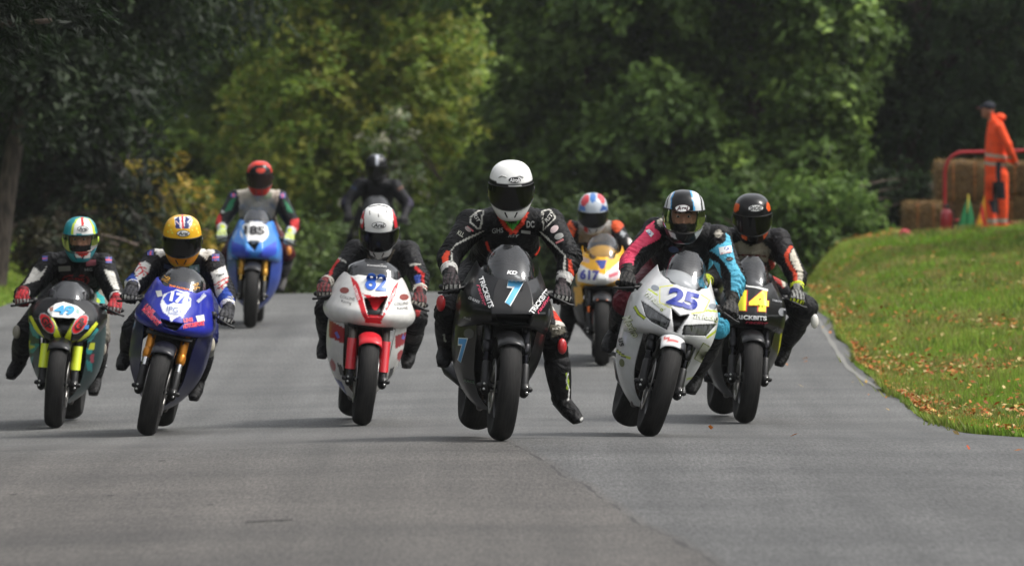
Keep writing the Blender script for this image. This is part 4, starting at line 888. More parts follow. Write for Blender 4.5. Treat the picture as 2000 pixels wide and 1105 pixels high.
B['617'] = dict(facet=.15, px=(1176, 716), D=52.0, lean=0, yaw=-1, base='eeb020', mud='16161a', side='1a1a1c', tank='eeb020', screen=('c0c4c8', .08), fork=('2a2a2c', 'b85a2a'), cw=.86, caliper='a8422a',
    label='yellow and white racing motorcycle with blue number 617',
    paint=[('e6e6e4', [(1126, 512), (1150, 526), (1180, 536), (1212, 508), (1212, 543), (1195, 554), (1176, 563), (1150, 558), (1128, 549)]), ('eeb020', [(1128, 549), (1176, 560), (1212, 543), (1214, 560), (1176, 570), (1128, 560)]), ('3a4a90', [(1162, 508), (1186, 508), (1180, 524), (1174, 526)]), ('d8c8c8', [(1186, 528), (1210, 520), (1208, 545), (1190, 550)]), ('b85060', [(1188, 536), (1208, 530), (1207, 537), (1190, 543)]), ('c8a898', [(1132, 500), (1150, 505), (1152, 514), (1136, 510)])],
    side_paint=[('eeb020', [(1120, 560), (1140, 562), (1140, 590), (1124, 596)])],
    mud_paint=[('c8683a', [(1166, 586), (1186, 586), (1186, 594), (1166, 594)])],
    letters=[('617', (1152, 537), 20, 4, '474a9c', dict(bold=.05, w=38, name='number')), ('RACING', (1199, 553), 4, -8, '2a2a20', dict(w=16))])
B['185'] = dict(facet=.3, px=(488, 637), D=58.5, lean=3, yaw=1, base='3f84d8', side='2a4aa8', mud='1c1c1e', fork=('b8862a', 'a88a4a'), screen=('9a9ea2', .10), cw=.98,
    cowl=[(.64, .59, .20, .10, .46), (.652, .60, .240, .0, .46), (.69, .64, .260, -.04, .47), (.735, .73, .265, -.035, .48), (.81, .81, .245, .02, .50), (.89, .90, .205, .09, .50), (.945, .975, .175, .14, .47), (.985, 1.0, .15, .18, .46)],
    screen_rows=[(.965, .985, .145, .17, .45), (1.0, 1.01, .138, .205, .46), (1.04, 1.04, .125, .25, .47), (1.08, 1.07, .10, .30, .46), (1.10, 1.09, .06, .33, .45)], caliper='2a2622',
    label='bright blue racing motorcycle with black number 185 on a white disc',
    recess=[([(482, 472), (506, 473), (497, 491)], .07, '060606')],
    paint=[('e8e8e6', ell(497, 453, 28, 22)), ('3a50c0', [(452, 470), (475, 480), (492, 500), (470, 506), (452, 495)]), ('3a50c0', [(540, 470), (520, 482), (502, 500), (520, 506), (540, 496)]), ('5aa0e8', [(466, 430), (472, 440), (486, 474), (490, 490), (478, 478)])],
    letters=[('185', (497, 450), 17, 3, '1c1c1e', dict(bold=.05, w=40, name='number'))])
B['dark'] = dict(px=(728, 574), D=71.0, lean=2, yaw=0, base='18181b', mud='141416', screen=('9a9ea2', .12),
    label='all-black racing motorcycle at the back of the pack, behind number 82')
for c in B.values(): make_bike(c)
# ------------------------------------------------------------------ riders: one continuous body in leathers, with helmet, gloves and boots as clothing
def remeshed(mb, voxel, smooth=4):
    me = mb.mesh('tmp'); o = bpy.data.objects.new('tmp', me); COL.objects.link(o)
    m = o.modifiers.new('r', 'REMESH'); m.mode = 'VOXEL'; m.voxel_size = voxel
    if smooth: s_ = o.modifiers.new('s', 'SMOOTH'); s_.factor = .5; s_.iterations = smooth
    dg = bpy.context.evaluated_depsgraph_get(); out = bpy.data.meshes.new_from_object(o.evaluated_get(dg))
    bpy.data.objects.remove(o); bpy.data.meshes.remove(me)
    return out
HELM = [(.150, .012, .012, .012), (.147, .040, .050, .050), (.136, .072, .088, .092), (.112, .100, .118, .126), (.08, .116, .138, .148), (.04, .1245, .149, .160), (0, .127, .154, .163), (-.04, .1255, .157, .155), (-.08, .119, .158, .135), (-.115, .107, .153, .108), (-.145, .090, .142, .085), (-.160, .076, .128, .070), (-.163, .066, .114, .058)]
def helm_pt(row, az):
    z, hw, fr, bk = row; s_, c_ = math.sin(az), math.cos(az)
    jaw = 1.0
    if z < -.06: jaw = 1 - .10 * min(1, (-.06 - z) / .1) * abs(s_) ** 2
    x = hw * jaw * (1 if s_ >= 0 else -1) * abs(s_) ** .92; y = -(fr if c_ > 0 else bk) * (1 if c_ >= 0 else -1) * abs(c_) ** .95
    return (x, y, z)
def make_helmet(r, root, inv, near):
    """shell, visor, vents and badge; helmet space: -Y forward"""
    h = r['helm']; cen = W(h['c'][0], h['c'][1], r['bike']['D'] + h.get('dy', .62)); sc = h.get('s', 1.0)
    Mh = Matrix.Translation(cen) @ Matrix.Rotation(R(h.get('yaw', 0)), 4, 'Z') @ Matrix.Rotation(R(h.get('roll', 0)), 4, 'Y') @ Matrix.Rotation(R(h.get('pitch', 8)), 4, 'X') @ Matrix.Diagonal((sc, sc, sc * h.get('tall', 1.0), 1))
    r['Mh'] = Mh
    rows = crom(HELM, 56 if near else 40); NA = 112 if near else 80
    az = np.linspace(-math.pi, math.pi, NA, endpoint=False)
    vt, vb = h.get('vis', (.030, -.088)); lim = R(80)
    def in_vis(z, a, m=0): return abs(a) < lim + m and z < vt + m * .1 and z > vb + .045 * (a / lim) ** 2 - m * .1
    mb = MB(); G = [[helm_pt(q, a) for a in az] for q in rows]; mb.v = [p for g in G for p in g]
    nr = len(G)
    for i in range(nr - 1):
        for j in range(NA):
            j2 = (j + 1) % NA; zc = (G[i][j][2] + G[i + 1][j][2]) / 2; ac = az[j] + math.pi / NA
            if in_vis(zc, ac): continue
            mb.f.append((i * NA + j, (i + 1) * NA + j, (i + 1) * NA + j2, i * NA + j2))
    mb.f.append(tuple(range(NA)))
    Mo = inv @ Mh
    me = mb.mesh('helmet'); me.transform(Mo); sh = link_mesh(me, 'helmet', painted('panel'), root); k = sh.modifiers.new('solid', 'SOLIDIFY'); k.thickness = -.006 if False else .006; k.offset = -1
    paint_px(me, inv.inverted(), lin(h['base']), h.get('paint', []))
    # visor bulging 5 mm proud, with its rim
    rv = [q for q in crom(HELM, 90) if vb - .012 < q[0] < vt + .012]; aa = np.linspace(-lim - .04, lim + .04, 50); vrows = []
    for t in np.linspace(0, 1, 18):
        row = []
        for a in aa:
            z1 = vt + .007; z0 = vb - .007 + .045 * (a / lim) ** 2; z = z1 + (z0 - z1) * t
            q = [np.interp(-z, [-w[0] for w in HELM], [w[k_] for w in HELM]) for k_ in range(4)]
            p = helm_pt((z, q[1] + .005, q[2] + .005, q[3] + .005), a); row.append(p)
        vrows.append(row)
    vm = MB().grid(vrows).mesh('visor'); vm.transform(Mo)
    clear = h.get('clear')
    vo = link_mesh(vm, 'visor', glass('dedad2', .02, .04, 1.4) if clear else plain(h.get('visor', '060607'), .12, 0, 0, .35), sh)
    rim = MB()
    for t_ in (0, -1): rim.tube([Vector(p) * 1.003 for p in vrows[t_][::3]], [.0028] * len(vrows[t_][::3]), 6)
    rm = rim.mesh('visor_seal'); rm.transform(Mo); link_mesh(rm, 'visor_seal', plain('101011', .5), sh)
    for s_ in (-1, 1):
        pv = MB().lathe([(s_ * .0, .004), (s_ * .0, .024), (s_ * .010, .020), (s_ * .012, .004)], (s_ * .124, .018, -.015), 20).mesh('visor_pivot'); pv.transform(Mo); link_mesh(pv, 'visor_pivot', plain(h.get('pivot', '141415'), .4), sh)
    # vents: two on the chin, two on the brow
    for s_ in (-1, 1):
        def on(z, a, o): 
            q = [np.interp(-z, [-w[0] for w in HELM], [w[k_] for w in HELM]) for k_ in range(4)]; return helm_pt((z, q[1] + o, q[2] + o, q[3] + o), a)
        v1 = MB().tube([on(-.108, s_ * R(16), .001), on(-.135, s_ * R(11), .001)], [(.005, .003), (.004, .003)], 8).mesh('vent'); v1.transform(Mo); link_mesh(v1, 'vent', plain('101010', .5), sh)
        if h.get('vent') is None: continue
        v2 = MB().tube([on(.088, s_ * R(12), .002), on(.094, s_ * R(24), .004), on(.084, s_ * R(34), .002)], [(.005, .004)] * 3, 8).mesh('vent'); v2.transform(Mo); link_mesh(v2, 'vent', plain(h['vent'], .45), sh)
    bv = [bvh_of(me, inv.inverted()), bvh_of(vm, inv.inverted())]
    if h.get('badge'):
        body, ctr, rx, ry, fill, ink = h['badge']
        patch(ell(ctr[0], ctr[1], rx, ry, h.get('bang', 0)), ink, sh, bv, 'badge', off=.002); patch(ell(ctr[0], ctr[1], rx - 1.2, ry - 1.2, h.get('bang', 0)), fill, sh, bv, 'badge', off=.0035)
        letter(body, ctr, ry * 1.15, h.get('bang', 0), ink, sh, bv, bold=.03, w=rx * 1.5, off=.005, shear=.2)
    return sh
def make_glove(g, ax, fw, up, el, s_, voxel, mbody=None):
    """gloved hand closed on a grip: palm, four unequal fingers over the bar, thumb from the inner side, flared cuff"""
    mb = MB(); inn = -ax
    wr = g - fw * .060 + up * .064
    kn = lambda o: g + ax * o + fw * .026 + up * .036
    mb.tube([wr, g - fw * .012 + up * .050, g + fw * .022 + up * .036], [(.038, .027), (.047, .024), (.050, .018)], 14, wdir=ax)
    for o, ln, rr in ((-.036, 1.02, .0112), (-.0115, 1.14, .0118), (.0135, 1.08, .0114), (.0375, .88, .0102)):
        k0 = kn(o); k1 = g + ax * (o * 1.06) + fw * (.026 + .028 * ln) + up * .012; k2 = g + ax * (o * 1.06) + fw * (.026 + .018 * ln) + up * (.012 - .036 * ln); k3 = g + ax * o + fw * .004 + up * (-.020 - .014 * ln)
        mb.tube([k0 - fw * .012, k0, k1, k2, k3], [rr * 1.15, rr * 1.25, rr * 1.08, rr, rr * .85], 10)
        mb.ball(k0 + up * .006, (.0115, .0115, .009), 10)
    t0 = g + inn * .036 - fw * .020 + up * .030; mb.tube([t0, g + inn * .052 + fw * .004 + up * .002, g + inn * .040 + fw * .024 - up * .022], [.014, .012, .0095], 10)
    d = (el - wr).normalized(); mb.tube([wr - d * .01, wr + d * .04, wr + d * .095], [.038, .048, .053], 16)
    return remeshed(mb, voxel, 2), wr, d
def make_rider(r):
    c = r['bike']; D = c['D']; M = c['M']; near = D < 38; mid = D < 45
    J = lambda p, dy: W(p[0], p[1], D + dy)
    base = M @ Vector((0, 1.1, .82)); root_M = Matrix.Translation(base); inv = root_M.inverted()
    vox = .0080 if near else (.0108 if mid else .016)
    pel = M @ Vector((r.get('hip', 0), 1.14, .93)); 
    sA, sB = J(r['sh'][0], r.get('sdy', .80)), J(r['sh'][1], r.get('sdy', .80)); eA, eB = J(r['el'][0], r.get('edy', .60)), J(r['el'][1], r.get('edy', .60))
    neck = (sA + sB) / 2 + Vector((0, -.02, .035)); hc = W(r['helm']['c'][0], r['helm']['c'][1], D + r['helm'].get('dy', .62))
    lat = (sB - sA).normalized(); chest = (sA + sB) / 2 + Vector((0, .03, -.09)); mid_ = chest.lerp(pel, .5) + Vector((0, .05, .03))
    segs = []   # (region, a, b) for colouring
    mb = MB()
    mb.tube([pel + Vector((0, .05, -.02)), pel.lerp(mid_, .6), mid_, chest.lerp(mid_, .35), chest + Vector((0, 0, .045))], [(.175, .14), (.175, .135), (.18, .135), (.192, .135), (.165, .105)], 24, wdir=lat)
    mb.tube([sA + lat * .02, (sA + sB) / 2 + Vector((0, .01, .012)), sB - lat * .02], [.075, .088, .075], 18)
    for q_ in (sA, sB): mb.tube([neck + Vector((0, .04, .035)), neck.lerp(q_, .55) + Vector((0, .03, .012)), q_ + Vector((0, .01, .01))], [.062, .064, .066], 14)
    mb.tube([neck + Vector((0, .03, -.03)), hc + Vector((0, .03, -.05))], [.068, .06], 16)
    hump = chest + (mid_ - chest) * .25 + Vector((0, .09, .10)); mb.tube([hump + Vector((0, -.08, .06)), hump, hump + (pel - chest).normalized() * .18], [(.07, .05), (.09, .06), (.05, .03)], 14, wdir=lat)
    # head inside the helmet
    hr = Matrix.Rotation(R(r['helm'].get('yaw', 0)), 3, 'Z') @ Matrix.Rotation(R(r['helm'].get('pitch', 8)), 3, 'X')
    H = lambda x, y, z: hc + hr @ Vector((x, y, z))
    mb.ball(hc, (.076, .094, .105), 20, hr); mb.ball(H(0, -.06, -.06), (.05, .045, .05), 14, hr)
    if r['helm'].get('clear'):
        mb.tube([H(0, -.092, .012), H(0, -.108, -.018), H(0, -.118, -.036)], [.010, .011, .0145], 10); mb.ball(H(-.034, -.082, -.03), (.022, .018, .020), 10); mb.ball(H(.034, -.082, -.03), (.022, .018, .020), 10)
        mb.tube([H(-.048, -.084, .020), H(-.02, -.096, .018), H(.02, -.096, .018), H(.048, -.084, .020)], [.008, .011, .011, .008], 8); mb.tube([H(-.018, -.098, -.062), H(.018, -.098, -.062)], [.009, .009], 8)
    hands = []
    legs = r['leg']
    Mi = M.to_3x3()
    for s_, sh, el, side in ((-1, sA, eA, 0), (1, sB, eB, 1)):
        g = M @ bar_pos(c, s_); ax = (Mi @ Vector((s_, .22, -.10))).normalized(); fw = (Mi @ Vector((0, -1, 0))).normalized(); up = ax.cross(fw).normalized()
        if up.z < 0: up = -up
        gm, wr, d = make_glove(g, ax, fw, up, el, s_, .0048 if near else .0068)
        hands.append((gm, g, wr, d, fw, up, ax))
        mb.tube([sh, sh.lerp(el, .45), el], [.088, .078, .066], 16); mb.tube([el, el.lerp(wr, .35), wr + (el - wr).normalized() * .02], [.067, .064, .040], 16); mb.ball(sh + Vector((s_ * .008, 0, .0)), (.088, .092, .088), 16); mb.ball(el, .070, 14)
        hip = pel + (Mi @ Vector((s_ * .10, 0, -.03))); kn = J(legs[side][0], legs[side][3][0]); an = J(legs[side][1], legs[side][3][1])
        mb.tube([hip, hip.lerp(kn, .5), kn], [.112, .102, .082], 16); mb.ball(kn, .085, 14); mb.tube([kn, kn.lerp(an, .32) + Vector((0, .02, 0)), an], [.076, .074, .050], 16)
        segs += [('arm' + 'AB'[side], sh, el), ('fore' + 'AB'[side], el, wr), ('thigh' + 'AB'[side], hip, kn), ('shin' + 'AB'[side], kn, an)]
    segs += [('torso', pel, chest), ('torso', sA, sB), ('neck', neck, hc + Vector((0, 0, -.07))), ('head', hc + Vector((0, 0, -.03)), hc + Vector((0, 0, .05)))]
    me = remeshed(mb, vox, 6 if near else 4); me.transform(inv)
    body = link_mesh(me, 'person', painted('leather')); body.matrix_world = root_M; tag(body, r['label'], 'person', 'riders in the race')
    # base colour by limb, then panels
    V = get_co(me) + np.array(base); best = np.full(len(V), 9e9); reg = np.zeros(len(V), int)
    for i, (_, a, b) in enumerate(segs):
        a = np.array(a); b = np.array(b); ab = b - a; t = np.clip(((V - a) @ ab) / (ab @ ab), 0, 1); dd = np.linalg.norm(V - (a + t[:, None] * ab), axis=1)
        k = dd < best; best[k] = dd[k]; reg[k] = i
    C = np.tile(np.array(lin(r['suit'])), (len(V), 1))
    for i, (nm, _, _) in enumerate(segs):
        if nm in r.get('zones', {}): C[reg == i] = lin(r['zones'][nm])
        if nm == 'head': C[reg == i] = lin('cf9f88' if r['helm'].get('clear') else '141414')
    # creases of the leather gather at elbows, knees, armpits and waist
    N_ = get_no(me); disp = np.zeros(len(V)); ph0 = random.uniform(0, 6)
    for i, (nm, a, b) in enumerate(segs):
        if nm in ('neck', 'head'): continue
        a = np.array(a); b = np.array(b); L_ = np.linalg.norm(b - a); u_ = (b - a) / L_; k = reg == i
        q = V[k] - a; t = q @ u_; rad = q - t[:, None] * u_; e1 = np.cross(u_, [0.3, .9, .2]); e1 /= np.linalg.norm(e1); e2 = np.cross(u_, e1); an_ = np.arctan2(rad @ e2, rad @ e1)
        nearj = np.exp(-((t - L_) / .075) ** 2) + .8 * np.exp(-(t / .085) ** 2) + .18
        w1 = np.sin(2 * math.pi * t / .034 + 1.7 * np.sin(an_ * 2 + ph0 + i) + 1.1 * np.sin(an_ * 3 + i)); w2 = np.sin(2 * math.pi * t / .021 + 2.2 * np.sin(an_ * 1.5 + i * 2))
        env = .5 + .5 * np.sin(an_ * 2 + i * 1.3 + t * 14)
        disp[k] = nearj * (.0055 * np.sign(w1) * np.abs(w1) ** 1.4 * env + .0018 * w2)
    V2 = get_co(me) + N_ * disp[:, None]; me.vertices.foreach_set('co', V2.astype(np.float32).ravel()); me.update()
    paint_px(me, root_M, C, r.get('paint', []))
    bb = [bvh_of(me, root_M)]
    sh = make_helmet(r, body, inv, near or mid)
    if r['helm'].get('clear'):
        for s_ in (-1, 1):
            e = MB().ball(H(s_ * .031, -.088, .002), (.0125, .010, .0085), 14).mesh('eye'); e.transform(inv)
            eo = link_mesh(e, 'eye', plain('d8d4cc', .2), body); q = MB().ball(H(s_ * .031, -.097, .002), (.0055, .003, .0060), 10).mesh('iris'); q.transform(inv); link_mesh(q, 'iris', plain('2a2018', .2), eo)
            b_ = MB().tube([H(s_ * .016, -.103, .024), H(s_ * .034, -.100, .028), H(s_ * .050, -.088, .022)], [.004, .005, .003], 8).mesh('eyebrow'); b_.transform(inv); link_mesh(b_, 'eyebrow', plain('3a2a20', .8), body)
    # gloves
    for side, (gm, g, wr, d, fw, up, ax) in enumerate(hands):
        V = get_co(gm); rel = V - np.array(g); f_ = rel @ np.array(fw); u_ = rel @ np.array(up); a_ = rel @ np.array(ax); cu = (V - np.array(wr)) @ np.array(d)
        gc = r['glove']; C = np.tile(np.array(lin(gc[0])), (len(V), 1))
        C[cu > .02] = lin(gc[1]); C[cu > .075] = lin(gc[0])
        k = (u_ > .018) & (f_ > -.015) & (cu < .02) & (np.abs(((a_ + .048) / .0245) % 1 - .5) < .3); C[k] = lin(gc[2])
        k = (u_ < .012) & (u_ > -.012) & (f_ > .035) & (np.abs(((a_ + .048) / .0255) % 1 - .5) < .3); C[k] = lin(gc[1])
        k = (cu < .03) & (cu > -.02) & (np.abs(a_) < .02) & (u_ > .03); C[k] = lin(gc[2])
        gm.transform(inv); set_paint(gm, C); link_mesh(gm, 'glove', painted('leather'), body)
    # boots, sliders
    for side, s_ in ((0, -1), (1, 1)):
        kn, an, to = J(legs[side][0], legs[side][3][0]), J(legs[side][1], legs[side][3][1]), J(legs[side][2], legs[side][3][2])
        up_ = (kn - an).normalized(); fd = (to - an).normalized(); sole = (fd.cross(lat)).normalized(); sole = sole if sole.z < 0 else -sole
        heel = an - fd * .05 + sole * .035
        mb = MB().tube([an + up_ * .21, an + up_ * .12, an + up_ * .03, an], [.078, .072, .060, .056], 16)
        mb.tube([heel, an + sole * .022 + fd * .04, an.lerp(to, .6) + sole * .02, to + sole * .012], [(.042, .044), (.048, .048), (.050, .038), (.037, .027)], 16, wdir=lat)
        mb.tube([heel + sole * .022, an.lerp(to, .5) + sole * .042, to + sole * .030], [(.036, .014), (.043, .012), (.034, .011)], 14, wdir=lat)
        bm_ = remeshed(mb, .0075 if near else .010, 2); V = get_co(bm_); C = np.tile(np.array(lin(r.get('boot', ('131314', '2a2a2c'))[0])), (len(V), 1))
        rs = (V - np.array(an)) @ np.array(sole); tt = (V - np.array(to)) @ np.array(fd)
        ru = (V - np.array(an)) @ np.array(up_); C[(ru > .17)] = lin(r.get('boot', ('131314', '2a2a2c'))[1]); C[(tt > .012)] = lin(r.get('boot', ('131314', '2a2a2c'))[1])
        bm_.transform(inv); set_paint(bm_, C)
        paint_px(bm_, root_M, C, r.get('boot_paint', [])); bo = link_mesh(bm_, 'boot', painted('leather'), body)
        so = MB().tube([heel + sole * .034, an.lerp(to, .5) + sole * .052, to + sole * .040], [(.036, .006), (.043, .006), (.032, .006)], 14, wdir=lat).mesh('sole'); so.transform(inv); link_mesh(so, 'sole', plain('1c1b1a', .85), bo)
        sl = r.get('slider', {}).get('AB'[side])
        if sl:
            col, p, dy, rad = sl; sc_ = J(p, dy); out = ((sc_ - (kn + an) * .5) * .3 + Vector((s_ * .6, -.8, 0))).normalized()
            rot = out.to_track_quat('Z', 'Y').to_matrix()
            k_ = MB().ball(sc_, (rad[0], rad[1], .022), 16, rot).mesh('knee_slider'); k_.transform(inv); link_mesh(k_, 'knee_slider', plain(col, .35, 0, .3), body)
    for L_ in r.get('letters', []):
        body_t, ctr, h_, ang, col = L_[:5]; letter(body_t, ctr, h_, ang, col, body, bb, **(L_[5] if len(L_) > 5 else {}))
    for poly, col in r.get('patches', []): patch(poly, col, body, bb, 'badge', off=.003, rough=.6)
    r['ob'] = body
# ------------------------------------------------------------------ the nine riders
DY = (.74, 1.02, .86)     # usual depth of knee, ankle, toe behind the front axle
RID = {}
def flagbits(x, y, w, h, a=0):
    return [([(x - w, y - h), (x + w, y - h), (x + w, y + h), (x - w, y + h)], '3a4488'), (stripe([(x - w, y), (x + w, y)], h * .5), 'c84a5a'), (stripe([(x, y - h), (x, y + h)], w * .5), 'c84a5a')]
RID['7'] = dict(bike=B['7'], suit='0d0d0f', sh=((922, 437), (1072, 436)), el=((876, 502), (1114, 502)), label='rider in plain white helmet and black leathers with his left leg dangling',
    helm=dict(c=(998, 367), base='e9e9e7', pitch=12, s=1.0, tall=1.03, badge=('Airoh', (1005, 352), 13, 7, '141416', 'e8e8e8'), bang=0, vent='b8b8b6', paint=[('131315', [(954, 345), (972, 357), (1000, 361), (1035, 356), (1042, 346), (1043, 362), (954, 366)])]),
    leg=(((876, 612), (872, 672), (865, 704), (.70, .95, .80)), ((1081, 655), (1097, 776), (1128, 814), (.72, .85, .70))), glove=('111112', 'c9c7c2', '3a3234'), boot=('121213', '1d1d1f'),
    slider={'A': ('b3262a', (861, 592), .60, (.028, .048)), 'B': ('b3262a', (1098, 676), .62, (.030, .046))},
    paint=[('4aa83a', [(980, 422), (1022, 422), (1001, 452)]), ('cf3a22', stripe([(974, 416), (983, 436), (1000, 456)], 8)), ('cf3a22', stripe([(1029, 414), (1020, 436), (1003, 456)], 8)),
           ('cfcdc4', stripe([(945, 451), (913, 466), (890, 478), (881, 490), (885, 522)], [2, 4, 3, 2, 5])), ('cfcdc4', stripe([(1054, 452), (1072, 468), (1103, 498), (1101, 548)], [2, 4, 3, 5])),
           ('cfcdc4', stripe([(918, 425), (934, 412), (944, 411), (938, 447), (932, 446), (919, 434), (918, 425)], 3)), ('cfcdc4', stripe([(1060, 412), (1074, 409), (1085, 425), (1061, 449), (1060, 412)], 3)),
           ('d2452a', [(862, 503), (872, 489), (878, 490), (875, 522), (865, 515)]), ('d2452a', [(1109, 505), (1115, 507), (1122, 537), (1116, 550), (1110, 533)]),
           ('cf3a22', stripe([(949, 472), (955, 488), (963, 498)], 5)), ('cf3a22', stripe([(1060, 474), (1054, 490), (1046, 500)], 6)),
           ('cf3a22', [(1080, 606), (1098, 610), (1104, 630), (1084, 624)]), ('c9c7bf', [(1078, 590), (1092, 598), (1098, 610), (1080, 606)]), ('c9c7bf', [(1084, 624), (1104, 630), (1106, 637), (1086, 634)]), ('5a564a', [(1074, 634), (1100, 636), (1106, 648), (1078, 660)])],
    boot_paint=[('a8c83a', stripe([(1106, 728), (1110, 745), (1108, 760)], 4)), ('d8d8d4', stripe([(1110, 728), (1106, 742), (1112, 760), (1110, 782)], 2.5)), ('d8d8d4', ell(1138, 820, 5, 6)), ('c8ccc0', stripe([(866, 652), (870, 668)], 3))],
    patches=[(ell(914, 448, 7, 4, 40), '8a7f7c'), (ell(1083, 448, 9, 6, -40), 'c8b4b4'), (ell(1092, 462, 9, 6, -20), '8d8d8a'), (stripe([(1086, 475), (1101, 468)], 4), 'b06a6a'), (stripe([(1018, 452), (1036, 454)], 6), '9c9c98'), (stripe([(912, 443), (924, 452)], 3), 'b85a60')],
    letters=[('GHS', (972, 450), 10, -4, '8f908e', dict(w=22)), ('DC', (1036, 438), 13, 0, 'a4a4a2', dict(w=15, bold=.04)), ('RST', (1003, 461), 5, 0, '8a8a88', dict(w=22, shear=.3)), ('RST', (931, 426), 8, 60, 'c0beb8', dict(w=18, shear=.2)), ('RST', (1072, 425), 8, -50, 'c0beb8', dict(w=20, shear=.2)), ('KLL', (900, 457), 9, 30, 'a8a898', dict(w=13)), ('WIZ', (1001, 434), 5, 0, '1c2a18', dict(w=18, bold=.05)), ('RST', (1088, 641), 5, -8, 'b8b4a8', dict(w=18))])
RID['25'] = dict(bike=B['25'], suit='121214', sh=((1284, 452), (1400, 466)), el=((1232, 512), (1436, 548)), edy=.58, label='rider in pink and sky-blue sleeved leathers with black and white helmet',
    helm=dict(c=(1336, 420), base='111113', pitch=6, yaw=-4, roll=4, s=.97, tall=1.02, clear=True, badge=('Arai', (1333, 407), 15, 7.5, 'e8e8e6', '4a1a2a'), bang=-2, vis=(.036, -.088),
        paint=[('d4d6d8', [(1294, 412), (1298, 392), (1307, 376), (1320, 366), (1311, 386), (1309, 415), (1296, 415)]), ('141416', stripe([(1301, 412), (1304, 390), (1312, 374)], 1.6)), ('3f8fc8', stripe([(1310, 415), (1311, 388), (1317, 374)], 2.2)), ('d4d6d8', [(1350, 365), (1364, 368), (1374, 388), (1378, 414), (1358, 413), (1354, 390)]), ('4aa4d8', stripe([(1348, 367), (1353, 388), (1357, 413)], 3)), ('141416', stripe([(1362, 368), (1370, 392), (1372, 413)], 3)),
               ('d4d6d8', [(1303, 446), (1318, 455), (1322, 468), (1310, 462)]), ('d4d6d8', [(1357, 455), (1374, 442), (1380, 428), (1378, 450), (1360, 468)]), ('5a1a30', [(1316, 474), (1328, 470), (1340, 478), (1322, 482)])]),
    leg=(((1222, 592), (1206, 640), (1184, 676), (.66, .95, .80)), ((1398, 640), (1362, 722), (1350, 758), (.74, 1.05, .9))), zones={'thighA': '5a1422', 'thighB': '3f9ab8'}, glove=('0d0d0e', '2a2826', '3a3836'), boot=('171718', '2a2a2c'),
    paint=[('e8486a', [(1262, 442), (1278, 431), (1292, 462), (1286, 468), (1254, 484), (1240, 502), (1233, 538), (1206, 538), (1206, 508), (1224, 486), (1258, 452)]),
           ('5ab4d2', [(1412, 450), (1426, 462), (1436, 510), (1456, 545), (1456, 575), (1446, 606), (1427, 602), (1428, 535), (1414, 512), (1400, 497), (1386, 490), (1404, 476)]), ('5ab4d2', [(1386, 505), (1406, 516), (1410, 565), (1380, 548)]),
           ('0f0f11', ell(1290, 437, 13, 14)), ('b4aea2', ell(1291, 435, 7, 9, -20)), ('0f0f11', ell(1404, 460, 14, 17, -20)), ('b4aea2', ell(1403, 456, 8, 8, 10)), ('c84a5a', stripe([(1216, 500), (1226, 490)], 4)), ('4a1a24', stripe([(1310, 480), (1330, 488)], 3))],
    patches=[([(1404, 484), (1428, 479), (1430, 493), (1407, 498)], 'dcdcdc'), ([(1261, 451), (1268, 448), (1277, 457), (1271, 464)], 'd4d4d6'), (ell(1425, 506, 7, 4), '1a1a1c'), (ell(1316, 487, 10, 6, 10), '26365a')],
    letters=[('G', (1419, 485), 9, -5, '2c4a9c', dict(w=9, bold=.04)), ('G', (1268, 455), 7, 30, '2c4a9c', dict(w=7, bold=.04)), ('GROUNDWORK', (1418, 494), 3, -9, 'b83a3a', dict(w=20)), ('KBC', (1425, 506), 3.5, 0, 'c8c8c8', dict(w=9))])
